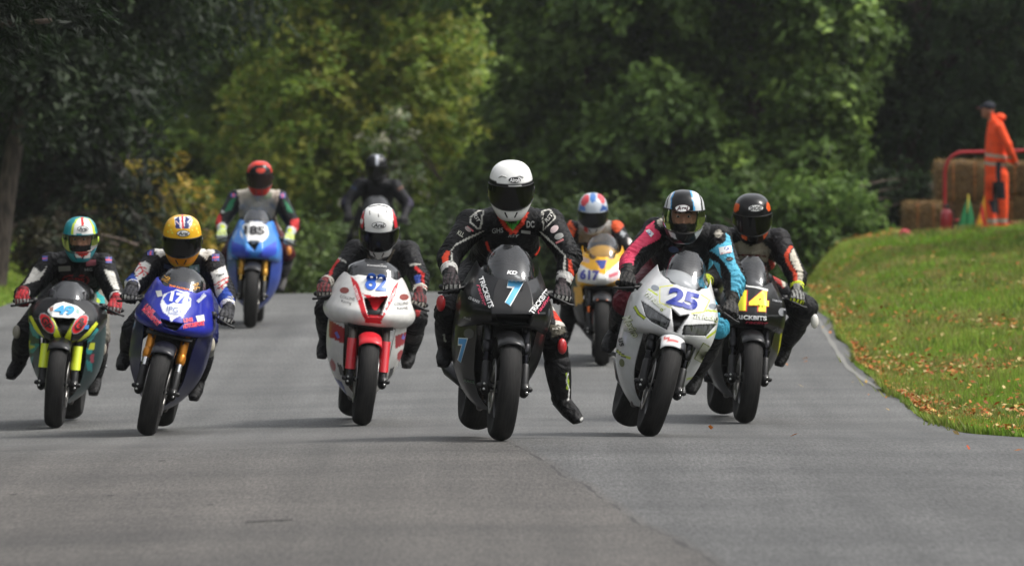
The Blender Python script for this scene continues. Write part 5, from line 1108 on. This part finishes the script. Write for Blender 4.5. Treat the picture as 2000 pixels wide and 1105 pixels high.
RID['17'] = dict(bike=B['17'], suit='0d0e16', sh=((305, 511), (412, 512)), el=((264, 556), (440, 572)), label='rider in yellow helmet with white, red and blue sleeves',
    helm=dict(c=(356, 466), base='e0ac22', pitch=12, roll=1, s=.99, tall=1.02, badge=('Arai', (358, 456), 13, 6.5, 'd8d8d4', '2a2a2a'), vis=(.024, -.086),
        paint=[('e4e4e2', [(340, 424), (372, 422), (377, 430), (369, 447), (343, 447)]), ('26306a', [(343, 446), (342, 428), (350, 422), (352, 446)]), ('26306a', [(360, 446), (362, 422), (374, 430), (368, 446)]), ('c8303a', stripe([(356, 418), (357, 447)], 4)), ('e8c8c8', stripe([(344, 432), (352, 440)], 2)), ('e8e8e8', stripe([(366, 436), (372, 428)], 2)), ('d2861e', [(322, 490), (356, 500), (390, 488), (380, 512), (356, 520), (332, 512)])] + [('d8e860', ell(x, y, 1.6, 1.6)) for x, y in ((330, 440), (334, 448), (328, 452), (380, 438), (384, 446), (376, 450), (387, 453), (336, 455))]),
    leg=(((262, 645), (250, 680), (236, 712), DY), ((402, 660), (388, 735), (378, 772), DY)), glove=('131316', 'd6d4d0', '3a3a3e'), boot=('161617', '202022'), zones={'thighB': '1a2050', 'thighA': '101018', 'shinB': '8a8a86'},
    slider={'B': ('b8b2a2', (411, 672), .62, (.034, .052))},
    paint=[('d9d8d4', [(300, 480), (322, 474), (328, 496), (314, 502), (304, 494)]), ('141418', ell(293, 500, 12, 14)), ('d9d8d4', [(262, 531), (272, 514), (284, 510), (294, 518), (290, 532), (270, 550)]), ('c62f34', stripe([(265, 530), (274, 520), (286, 524)], 2.4)), ('c62f34', stripe([(266, 540), (280, 528), (288, 534)], 2.4)), ('c62f34', stripe([(272, 512), (281, 538)], 2.2)), ('2c4aa0', [(244, 545), (260, 533), (271, 550), (266, 564), (246, 566)]), ('d9d8d4', [(238, 552), (247, 546), (250, 566), (240, 568)]),
           ('d9d8d4', [(386, 470), (402, 476), (420, 490), (414, 503), (404, 509), (388, 494)]), ('141418', [(404, 502), (424, 494), (434, 520), (420, 532), (408, 522)]), ('d9d8d4', [(412, 532), (440, 518), (446, 540), (443, 557), (424, 584), (416, 546)]), ('c62f34', stripe([(418, 556), (446, 541)], 2.4)), ('c62f34', stripe([(422, 566), (446, 548)], 2.4)), ('c62f34', stripe([(424, 550), (438, 568)], 2.4)), ('2c4aa0', [(442, 557), (460, 587), (448, 614), (434, 618), (422, 584)]), ('d9d8d4', stripe([(455, 578), (447, 598), (440, 606)], 4))],
    patches=flagbits(294, 494, 6, 5) + flagbits(421, 503, 7, 7) + [([(369, 519), (389, 516), (391, 532), (371, 536)], '7a9a8c'), ([(374, 522), (386, 520), (387, 527), (375, 529)], 'c8d0cc'), (stripe([(320, 519), (336, 523)], 8), '26304a')],
    letters=[('PERFORMANCE', (447, 592), 4, -62, '1a1a2a', dict(w=28)), ('Team', (430, 537), 5, -20, '2a2a2a', dict(w=16, shear=.3))])
RID['82'] = dict(bike=B['82'], suit='151517', sh=((698, 492), (794, 494)), el=((658, 543), (820, 543)), label='rider tucked low in white and red helmet and black leathers, on number 82',
    helm=dict(c=(740, 447), base='131314', pitch=20, s=1.02, tall=1.03, badge=('Arai', (740, 440), 14, 6.5, 'dedede', '1a1a1a'), vis=(.022, -.09), dy=.58,
        paint=[('e2e2df', [(714, 406), (730, 396), (752, 396), (766, 408), (769, 425), (764, 456), (713, 454), (711, 425)]), ('c4323a', [(766, 408), (774, 424), (777, 444), (771, 446), (768, 425)]), ('c4323a', [(711, 410), (705, 425), (704, 444), (709, 446), (711, 425)]), ('e2e2df', ell(706, 432, 3, 5)), ('2a2a2a', stripe([(722, 412), (722, 420)], 2)), ('2a2a2a', stripe([(754, 410), (756, 418)], 2)), ('2a2a2a', stripe([(739, 418), (739, 424)], 3)), ('3a3a3a', stripe([(720, 404), (740, 400), (758, 404)], 2)), ('dedddb', [(718, 482), (740, 490), (768, 478), (762, 500), (738, 506), (724, 498)]), ('9a3a42', [(722, 484), (732, 488), (728, 492), (722, 490)])]),
    leg=(((638, 606), (638, 655), (628, 690), DY), ((812, 622), (800, 682), (794, 708), DY)), glove=('1c1a1a', 'bdb7ac', '6a2a2c'), boot=('161617', '3a3a3a'),
    paint=[('cc3030', stripe([(662, 506), (650, 520), (640, 550)], 6)), ('c0bdb4', stripe([(657, 501), (677, 513)], 3)), ('cc3030', stripe([(810, 521), (826, 536), (826, 560)], 6)), ('c0bdb4', stripe([(799, 517), (821, 516)], 3)), ('3a4f9a', [(808, 538), (820, 536), (822, 554), (812, 556)]), ('7d7466', stripe([(718, 496), (727, 516)], 4)), ('7d7466', stripe([(770, 488), (755, 516)], 4)), ('b8302c', ell(632, 560, 10, 6)), ('b8302c', ell(826, 566, 9, 8)), ('a83030', [(806, 598), (822, 604), (818, 618), (806, 612)])],
    letters=[('RST', (666, 492), 6, 35, '9a9a98', dict(w=12)), ('dc', (822, 502), 8, -20, '8a8a8a', dict(w=10))])
RID['14'] = dict(bike=B['14'], suit='1c1b1d', sh=((1420, 468), (1518, 470)), el=((1404, 545), (1557, 540)), label='rider in gloss black helmet with orange and cream sleeve stripes',
    helm=dict(c=(1469, 423), base='0c0c0d', pitch=12, s=1.0, tall=1.0, vis=(.026, -.092), visor='050506', 
        paint=[('d85a22', ell(1438, 405, 6, 9, 20)), ('d85a22', ell(1501, 404, 4, 9, -10)), ('d85a22', [(1448, 454), (1460, 462), (1458, 470), (1448, 464)]), ('d85a22', [(1500, 450), (1490, 460), (1492, 468), (1500, 460)])], badge=('SHOEI', (1476, 407), 15, 7, 'd8d8d6', '2a2a2a'), bang=-2),
    leg=(((1408, 640), (1398, 700), (1384, 736), DY), ((1574, 602), (1536, 668), (1522, 706), (.70, 1.05, .92))), glove=('1a1a1a', 'c4d232', '8a8a86'), boot=('161617', '222224'), zones={'thighB': '17171a', 'thighA': '17171a'},
    slider={'B': ('dcdad4', (1591, 627), .66, (.030, .050))},
    paint=[('aaa292', [(1428, 480), (1448, 469), (1465, 482), (1487, 471), (1506, 488), (1498, 512), (1437, 512)]), ('d2492c', stripe([(1546, 480), (1535, 498), (1540, 516), (1553, 534), (1554, 582)], 7)), ('c9c2b2', [(1550, 484), (1568, 528), (1568, 580), (1559, 580), (1559, 533), (1545, 510), (1542, 498)]), ('c23a2a', stripe([(1422, 430), (1440, 428)], 5)), ('a83028', [(1500, 505), (1524, 520), (1532, 565), (1512, 545)]), ('c9c2b2', [(1512, 512), (1526, 520), (1536, 560), (1530, 560)]), ('6a201c', stripe([(1440, 498), (1496, 500)], 3))],
    letters=[])
RID['49'] = dict(bike=B['49'], suit='0c0c0e', sh=((100, 516), (200, 518)), el=((46, 578), (224, 574)), label='rider in teal, white and lime helmet at the left edge',
    helm=dict(c=(157, 464), base='1f8c98', pitch=8, yaw=0, s=.93, tall=1.02, clear=True, vis=(.030, -.085), badge=('Arai', (162, 447), 11, 5.5, 'dcdcda', '3a3a3a'), pivot='b8d83a',
        paint=[('c6dc3a', [(138, 457), (141, 440), (148, 428), (160, 424), (176, 428), (184, 442), (187, 457)]), ('e8e8e4', [(143, 457), (146, 438), (152, 428), (160, 425), (172, 428), (179, 440), (182, 457)]), ('cc3030', stripe([(160, 424), (162, 441)], 5)), ('e8e8e4', [(144, 484), (178, 484), (176, 504), (148, 504)]), ('cc3028', [(146, 490), (176, 491), (170, 498), (160, 503), (152, 497)]), ('c6dc3a', [(125, 462), (128, 478), (134, 490), (130, 466)]), ('c6dc3a', [(190, 462), (187, 478), (184, 488), (186, 466)])]),
    leg=(((50, 650), (38, 700), (20, 730), DY), ((192, 658), (186, 730), (182, 762), DY)), glove=('6a1c22', 'd2d0cc', 'a8242c'), boot=('151516', '2a2a2a'), zones={'shinB': '3a2022', 'thighB': '77736a'}, slider={'B': ('9c968a', (200, 680), .62, (.032, .05)), 'A': ('8a857a', (32, 648), .62, (.03, .048))},
    paint=[('cfccc4', [(66, 520), (80, 532), (92, 519), (84, 536), (76, 547), (46, 556), (58, 537)]), ('cfccc4', [(203, 526), (223, 530), (234, 566), (222, 564), (210, 542)]), ('1f9a9a', [(186, 566), (204, 580), (208, 618), (194, 604)]), ('c6dc3a', [(190, 582), (196, 586), (190, 610), (182, 606)]), ('3a8a3a', ell(106, 568, 5, 7)), ('8a1c1c', ell(148, 547, 27, 11)), ('121214', ell(148, 547, 24, 9))],
    patches=flagbits(88, 505, 5, 5) + flagbits(212, 508, 6, 6) + [([(114, 520), (138, 519), (138, 529), (114, 530)], '77776f'), (ell(121, 510, 10, 5), '3c3c3c'), ([(168, 508), (188, 507), (188, 518), (168, 520)], '7a3a44')],
    letters=[('MG', (173, 526), 6, -2, '8a8a88', dict(w=16)), ('GPS', (148, 547), 9, 0, '9a2a2a', dict(w=34))])
RID['617'] = dict(bike=B['617'], suit='141417', sh=((1120, 450), (1200, 450)), el=((1098, 500), (1232, 496)), label='rider in orange-shouldered leathers with red, white and blue helmet',
    helm=dict(c=(1158, 414), base='c4ccd6', pitch=14, s=.99, tall=1.05, vis=(.02, -.088), visor='141416',
        paint=[('c8404a', ell(1143, 391, 7, 12, 25)), ('c8404a', ell(1174, 387, 6, 12, -25)), ('4a78b8', ell(1158, 386, 6, 10)), ('5a80c0', [(1132, 400), (1142, 404), (1144, 412), (1130, 412)]), ('3a5a9a', [(1176, 400), (1186, 404), (1186, 412), (1172, 412)]), ('b83a34', [(1140, 440), (1150, 448), (1148, 456), (1140, 450)])]),
    leg=(((1112, 590), (1108, 640), (1100, 664), DY), ((1240, 590), (1240, 640), (1246, 665), DY)), glove=('1a1a1a', 'b84030', '8a8a8a'),
    paint=[('a09c94', [(1130, 432), (1194, 428), (1194, 470), (1130, 474)]), ('d8562a', [(1102, 452), (1113, 430), (1126, 448), (1118, 466)]), ('141417', stripe([(1108, 440), (1122, 452)], 2)), ('d8562a', [(1196, 428), (1206, 420), (1219, 441), (1205, 455), (1194, 446)]), ('d8562a', stripe([(1143, 448), (1160, 458), (1180, 445)], 5)), ('d8d0cc', [(1226, 464), (1244, 470), (1242, 480), (1228, 476)]), ('b0b4b8', [(1214, 448), (1222, 456), (1220, 464), (1212, 458)])])
RID['185'] = dict(bike=B['185'], suit='131418', sh=((462, 388), (545, 388)), el=((434, 434), (573, 438)), label='rider in red-rimmed black helmet and pale vest, on number 185',
    helm=dict(c=(507, 346), base='cc3524', pitch=6, s=.98, tall=1.04, clear=False, vis=(.040, -.085), visor='241a1a',
        paint=[('101012', [(487, 360), (484, 342), (490, 328), (500, 322), (518, 322), (528, 330), (532, 345), (528, 365), (507, 375)]), ('d0402c', ell(509, 333, 9, 5)), ('a82a20', [(490, 370), (524, 370), (516, 382), (498, 382)])]),
    leg=(((446, 500), (442, 540), (436, 560), DY), ((560, 496), (552, 535), (548, 562), DY)), glove=('c0ccc0', 'd8d8d4', 'c8d83a'), boot=('4a4846', '5a5856'), zones={'thighA': '3a1216', 'thighB': '4a1418'}, slider={'B': ('d8862a', (564, 490), .6, (.03, .045))},
    paint=[('c6c0b2', [(460, 362), (480, 346), (492, 372), (524, 378), (534, 356), (549, 362), (540, 404), (533, 428), (466, 424), (468, 390)]), ('1f6a48', [(450, 390), (462, 384), (452, 410), (436, 416)]), ('1f6a48', [(553, 388), (562, 396), (574, 416), (562, 414)]), ('c63030', [(417, 426), (430, 416), (434, 440), (421, 452)]), ('c63030', [(567, 430), (584, 426), (583, 456), (567, 456)]), ('c8c8c4', stripe([(432, 412), (438, 416)], 4)), ('8a8478', [(535, 420), (545, 424), (560, 450), (548, 450)]), ('8a8478', [(458, 420), (464, 424), (452, 446), (442, 446)])],
    patches=flagbits(456, 382, 5, 4) + flagbits(552, 382, 5, 5) + [([(514, 378), (532, 376), (530, 388), (516, 390)], '7a8a72')])
RID['dark'] = dict(bike=B['dark'], suit='131317', sh=((704, 363), (770, 364)), el=((676, 396), (798, 400)), label='rider all in black at the back of the pack, above number 82',
    helm=dict(c=(735, 327), base='101013', pitch=10, s=1.0, tall=1.0, vis=(.028, -.088), paint=[('b8bcc4', stripe([(737, 303), (736, 324)], 7))]),
    leg=(((690, 470), (692, 510), (690, 525), DY), ((770, 470), (768, 510), (772, 525), DY)), glove=('141416', '2a2a2e', '1c1c1e'),
    paint=[('2a2838', [(664, 380), (674, 376), (674, 398), (666, 402)]), ('2e2a3c', [(798, 384), (808, 380), (808, 402), (798, 402)]), ('2c3a5a', stripe([(684, 362), (696, 370)], 4)), ('6a4a3a', stripe([(778, 370), (790, 363)], 4))])
for r in RID.values(): make_rider(r)
# ------------------------------------------------------------------ the marshal's post on the bank
DM = 87.0
def stand(px, D): 
    x = (px - 1000) / F * D; return Vector((x, D, float(z_land(x, D))))
ft = stand(1945, DM); dzm = ft.z - W(1945, 443, DM).z          # the land decides how high everything here stands
def Q(px, py, dy=0): return W(px, py, DM + dy) + Vector((0, 0, dzm))
mb = MB()
mb.tube([Q(1946, 342), Q(1944, 318), Q(1945, 285), Q(1946, 255), Q(1944, 240)], [(.15, .15), (.155, .15), (.165, .15), (.17, .14), (.12, .11)], 20, wdir=(0, 1, 0))
mb.tube([Q(1946, 342), Q(1947, 350)], [(.165, .16), (.17, .165)], 20)
mb.tube([Q(1944, 246), Q(1935, 224)], [.062, .055], 14)
hd = Q(1930, 211); mb.ball(hd, (.085, .075, .11), 18); mb.tube([hd + Vector((-.07, 0, .02)), hd + Vector((-.098, 0, -.015)), hd + Vector((-.085, 0, -.03))], [.016, .017, .014], 8); mb.ball(hd + Vector((-.055, 0, -.075)), (.04, .05, .035), 10)
mb.ball(Q(1953, 226, .02), (.085, .10, .06), 14)       # hood lying on the shoulders
mb.tube([Q(1952, 246, -.15), Q(1968, 280, -.19), Q(1972, 292, -.17), Q(1981, 312, -.02), Q(1986, 318, .05)], [.075, .066, .060, .050, .035], 14)
mb.tube([Q(1944, 246, .15), Q(1952, 282, .21), Q(1966, 302, .18), Q(1984, 316, .08)], [.072, .064, .056, .036], 14)
mb.tube([Q(1938, 338, .08), Q(1934, 375, .10), Q(1935, 400, .10), Q(1938, 436, .10)], [.095, .080, .074, .066], 14)
mb.tube([Q(1956, 338, -.08), Q(1958, 380, -.08), Q(1959, 405, -.08), Q(1957, 436, -.06)], [.10, .085, .078, .070], 14)
me = remeshed(mb, .011, 3); mo_M = Matrix.Translation(ft); me.transform(mo_M.inverted())
ms = link_mesh(me, 'person', painted('textile')); ms.matrix_world = mo_M
tag(ms, 'marshal in bright orange overalls and dark cap standing on the grass bank', 'person')
def up(poly): 
    k = dzm * F / DM; return [(x, y - k) for x, y in poly]
paint_px(me, mo_M, lin('ff521c'), [(c_, up(p_)) for c_, p_ in [('a87460', [(1905, 196), (1942, 196), (1942, 226), (1928, 234), (1905, 234)]), ('ff521c', [(1936, 216), (1975, 214), (1975, 240), (1934, 240)]), ('b4b0a2', [(1900, 292), (1975, 302), (1975, 308), (1900, 298)]), ('b4b0a2', [(1900, 310), (1990, 318), (1990, 325), (1900, 316)]),
    ('20242e', [(1945, 312), (1956, 312), (1954, 352), (1946, 350)]), ('20242e', [(1938, 352), (1962, 350), (1964, 384), (1940, 386)]), ('20242e', [(1930, 388), (1950, 386), (1952, 415), (1938, 412)]), ('b4b0a2', [(1920, 424), (1985, 424), (1985, 432), (1920, 432)]), ('a87460', ell(1987, 319, 6, 7))]], front_only=False)
cp = MB().ball(hd + Vector((.012, 0, .045)), (.095, .088, .072), 18).tube([hd + Vector((-.05, 0, .05)), hd + Vector((-.11, 0, .038)), hd + Vector((-.15, 0, .03))], [(.06, .012), (.065, .010), (.04, .008)], 12, wdir=(0, 1, 0)).mesh('cap'); cp.transform(mo_M.inverted()); link_mesh(cp, 'cap', plain('171b28', .8), ms)
pk = MB().tube([hd + Vector((-.11, 0, .031)), hd + Vector((-.155, 0, .024))], [(.062, .006), (.045, .006)], 12, wdir=(0, 1, 0)).mesh('cap_peak'); pk.transform(mo_M.inverted()); link_mesh(pk, 'cap_peak', plain('a83a3a', .8), ms)
for (px, dy) in ((1938, .10), (1957, -.06)):
    a = Q(px, 437, dy); bt = MB().tube([a + Vector((.05, 0, 0)), a + Vector((-.05, -.02, -.02)), a + Vector((-.15, -.05, -.03))], [(.045, .045), (.05, .045), (.04, .03)], 12).mesh('boot'); bt.transform(mo_M.inverted()); link_mesh(bt, 'boot', plain('d8451c', .7), ms)
# straw bales
def straw_material():
    m, n, l, b = new_mat('straw'); tc = n.new('ShaderNodeTexCoord'); mp = n.new('ShaderNodeMapping'); mp.inputs['Scale'].default_value = (9, 9, 60); nz = n.new('ShaderNodeTexNoise'); nz.inputs['Scale'].default_value = 2; nz.inputs['Detail'].default_value = 9
    r_ = n.new('ShaderNodeValToRGB'); r_.color_ramp.elements[0].position = .3; r_.color_ramp.elements[0].color = (*lin('3a2c1a'), 1); r_.color_ramp.elements[1].position = .7; r_.color_ramp.elements[1].color = (*lin('80643c'), 1)
    bp = n.new('ShaderNodeBump'); bp.inputs['Strength'].default_value = 1; bp.inputs['Distance'].default_value = .03
    l.new(tc.outputs['Object'], mp.inputs[0]); l.new(mp.outputs[0], nz.inputs['Vector']); l.new(nz.outputs[0], r_.inputs[0]); l.new(r_.outputs[0], b.inputs['Base Color']); l.new(nz.outputs[0], bp.inputs['Height']); l.new(bp.outputs[0], b.inputs['Normal']); b.inputs['Roughness'].default_value = .95
    return m
STRAW = straw_material()
def bale(label, c, size, rz=0):
    root = empty('straw_bale', matrix=Matrix.Translation(c) @ Matrix.Rotation(R(rz), 4, 'Z')); tag(root, label, 'straw bale', 'straw bales by the marshal')
    sx, sy, sz = size; bm = bmesh.new(); bmesh.ops.create_cube(bm, size=1); bmesh.ops.subdivide_edges(bm, edges=bm.edges[:], cuts=11, use_grid_fill=True)
    for v in bm.verts:
        p = v.co; k = 1 - .10 * (abs(p.x * 2) ** 6 * abs(p.y * 2) ** 6 + abs(p.x * 2) ** 6 * abs(p.z * 2) ** 6 + abs(p.y * 2) ** 6 * abs(p.z * 2) ** 6)
        n_ = random.uniform(-.012, .012); sag = .02 * math.cos(p.x * 9)
        v.co = Vector((p.x * sx * k + n_, p.y * sy * k + n_ * .7, (p.z * sz * k + sz / 2) + n_ * .8 + sag * (p.z > .4)))
    me = bpy.data.meshes.new('bale_body'); bm.to_mesh(me); bm.free(); link_mesh(me, 'packed_straw', STRAW, root, True)
    for t in (-.2, .2): MB().tube([(t * sx, -sy / 2 - .004, .01), (t * sx, -sy / 2 - .004, sz - .01), (t * sx, sy / 2 + .004, sz - .01), (t * sx, sy / 2 + .004, .01)], [.005] * 4, 6).build('twine', plain('b86a2a', .8), root)
    n = 2600; V = []; f_ = RNG.integers(0, 3, n)
    for i in range(n):
        u, w = random.uniform(-.5, .5), random.uniform(0, 1); 
        if f_[i] == 0: p = Vector((u * sx, -sy / 2, w * sz)); nn = Vector((0, -1, 0))
        elif f_[i] == 1: p = Vector((u * sx, (w - .5) * sy, sz)); nn = Vector((0, 0, 1))
        else: s_ = random.choice((-1, 1)); p = Vector((s_ * sx / 2, u * sy, w * sz)); nn = Vector((s_, 0, 0))
        d = Vector((random.gauss(0, 1), random.gauss(0, 1), random.gauss(0, .7))).normalized() * .05 + nn * random.uniform(0, .035); sd_ = d.cross(nn).normalized() * .0035
        V += [p - sd_, p + sd_, p + d]
    cc = np.array([lin(random.choice(('94784a', '77592f', 'a68a58', '5c4526'))) for _ in range(n)])
    st = link_mesh(np_mesh('loose_straw', [tuple(v) for v in V], np.arange(3 * n).reshape(-1, 3), np.repeat(cc, 3, 0)), 'loose_straw', LITTER, root, False); st['kind'] = 'stuff'
def gz(px, D): return stand(px, D)
b1 = gz(1804, 88.2); bale('lowest small straw bale at the left end of the stack', b1, (.56, .5, .46), 3)
b2 = gz(1876, 88.8); bale('straw bale in shade under the tall pile, behind the flags', b2, (.72, .5, .42), -2)
bale('large straw bale on top of the pile left of the marshal', b2 + Vector((.02, -.02, .43)), (.76, .52, .56), 2)
b3 = gz(1990, 88.8); bale('straw bale on the ground right of the marshal', b3, (.62, .5, .44), 0)
bale('upper straw bale at the right edge beside the marshal', b3 + Vector((.03, 0, .45)), (.64, .5, .46), 4)
# red tubular barrier
RED = plain('a61f26', .45); rr = empty('tube_barrier', matrix=Matrix.Translation(stand(1845, 87.6))); tag(rr, 'red tubular steel barrier bent round in front of the straw bales', 'barrier')
def Lb(px, py, dy=.6): return W(px, py, DM + dy) + Vector((0, 0, dzm)) - rr.matrix_basis.translation
arc = [Lb(1845, 448), Lb(1845, 400), Lb(1845, 335)] + [Lb(1882 - 36 * math.cos(a), 331 - 37 * math.sin(a)) for a in np.linspace(.2, 1.57, 7)] + [Lb(1940, 293), Lb(2030, 290), Lb(2090, 293)] + [Lb(2090 + 36 * math.sin(a), 330 - 37 * math.cos(a)) for a in np.linspace(.2, 1.57, 5)] + [Lb(2126, 400), Lb(2126, 446)]
MB().tube(arc, [.026] * len(arc), 12).build('hoop', RED, rr)
MB().tube([Lb(1846, 425), Lb(1930, 432), Lb(2126, 430)], [.018] * 3, 10).build('lower_rail', RED, rr)
# fire extinguisher
e0 = stand(1849, 87.0); fe = empty('fire_extinguisher', matrix=Matrix.Translation(e0)); tag(fe, 'red fire extinguisher standing against the barrier post', 'extinguisher')
MB().lathe([(0, .02), (0, .078), (.01, .085), (.26, .085), (.30, .070), (.325, .035), (.33, .02)], (0, 0, 0), 24, 'z', closed=False).build('cylinder', plain('a3242e', .35, 0, .4), fe)
MB().tube([(0, 0, .32), (0, 0, .37)], [.022, .022], 10).tube([(-.06, 0, .375), (.05, 0, .385)], [.012, .010], 8).build('valve', plain('2a2a2a', .5), fe)
MB().tube([(.04, -.02, .36), (.10, -.04, .28), (.10, -.05, .12), (.09, -.05, .06)], [.009, .010, .011, .016], 8).build('hose', plain('1a1a1a', .6), fe)
# furled flags on sticks leaning on the bales
def flag(label, px0, px1, top, bot, cols, tip):
    a = stand((px0 + px1) / 2, 87.3); root = empty('marshal_flag', matrix=Matrix.Translation(a)); tag(root, label, 'flag', 'flags leaning by the marshal')
    k = F / 87.3; h = (bot - top) / k; w = (px1 - px0) / k
    MB().tube([(.10 * w, -.02, .0), (.22 * w, .10, h * 1.08)], [.012, .012], 8).build('stick', plain(tip, .6), root)
    rows = []
    for t in np.linspace(0, 1, 18):
        z = h * (1 - t); ww = w * (.06 + .46 * t); rows.append([(math.cos(q) * ww * (1 + .28 * math.sin(5 * q + t * 3)) + .15 * w * (1 - t) + .05 * w, .02 + .08 * (1 - t) + math.sin(q) * ww * .55 * (1 + .28 * math.sin(5 * q + 1)), z + .012 * math.sin(7 * q) * t) for q in np.linspace(0, 2 * math.pi, 41)[:-1]])
    me = MB().grid(rows, True).mesh('cloth'); V = get_co(me); C = np.tile(np.array(lin(cols[0])), (len(V), 1))
    for i, c_ in enumerate(cols[1:]): C[np.sin(V[:, 0] * 42 + V[:, 2] * 9 + 2.1 * i) > .35] = lin(c_)
    set_paint(me, C); ob = link_mesh(me, 'cloth', painted('textile'), root)
flag('furled green flag leaning beside the extinguisher', 1868, 1902, 382, 447, ('1f7a48', '2a8a50'), 'd8c040')
flag('furled yellow and red striped flag at the marshal\'s feet', 1904, 1938, 372, 446, ('e0a81c', 'c82f2a'), 'c8c4bc')
g0 = stand(1767, 87.2); bg = MB().ball((0, 0, .06), (.085, .06, .07), 14).ball((.05, -.02, .045), (.05, .05, .05), 12).ball((-.05, .01, .04), (.045, .05, .045), 12)
tag(link_mesh(remeshed(bg, .012, 2), 'cloth_bundle', plain('d2555a', .75, bump=(20, .8)), matrix=Matrix.Translation(g0)), 'small red cloth bundle on the grass left of the lowest bale', 'bundle')

# ------------------------------------------------------------------ thin autumn air between the camera and the wood
m = bpy.data.materials.new('haze'); m.use_nodes = True; n = m.node_tree.nodes; n.clear(); o_ = n.new('ShaderNodeOutputMaterial'); v_ = n.new('ShaderNodeVolumePrincipled')
v_.inputs['Density'].default_value = 0.0002; v_.inputs['Color'].default_value = (.9, .93, .95, 1); v_.inputs['Anisotropy'].default_value = .3; m.node_tree.links.new(v_.outputs[0], o_.inputs['Volume'])
hz = MB().box((0, 60, 8.5), (70, 230, 29)).build('haze', m, smooth=False); tag(hz, 'thin pale air in front of the far trees', 'haze', kind='stuff')
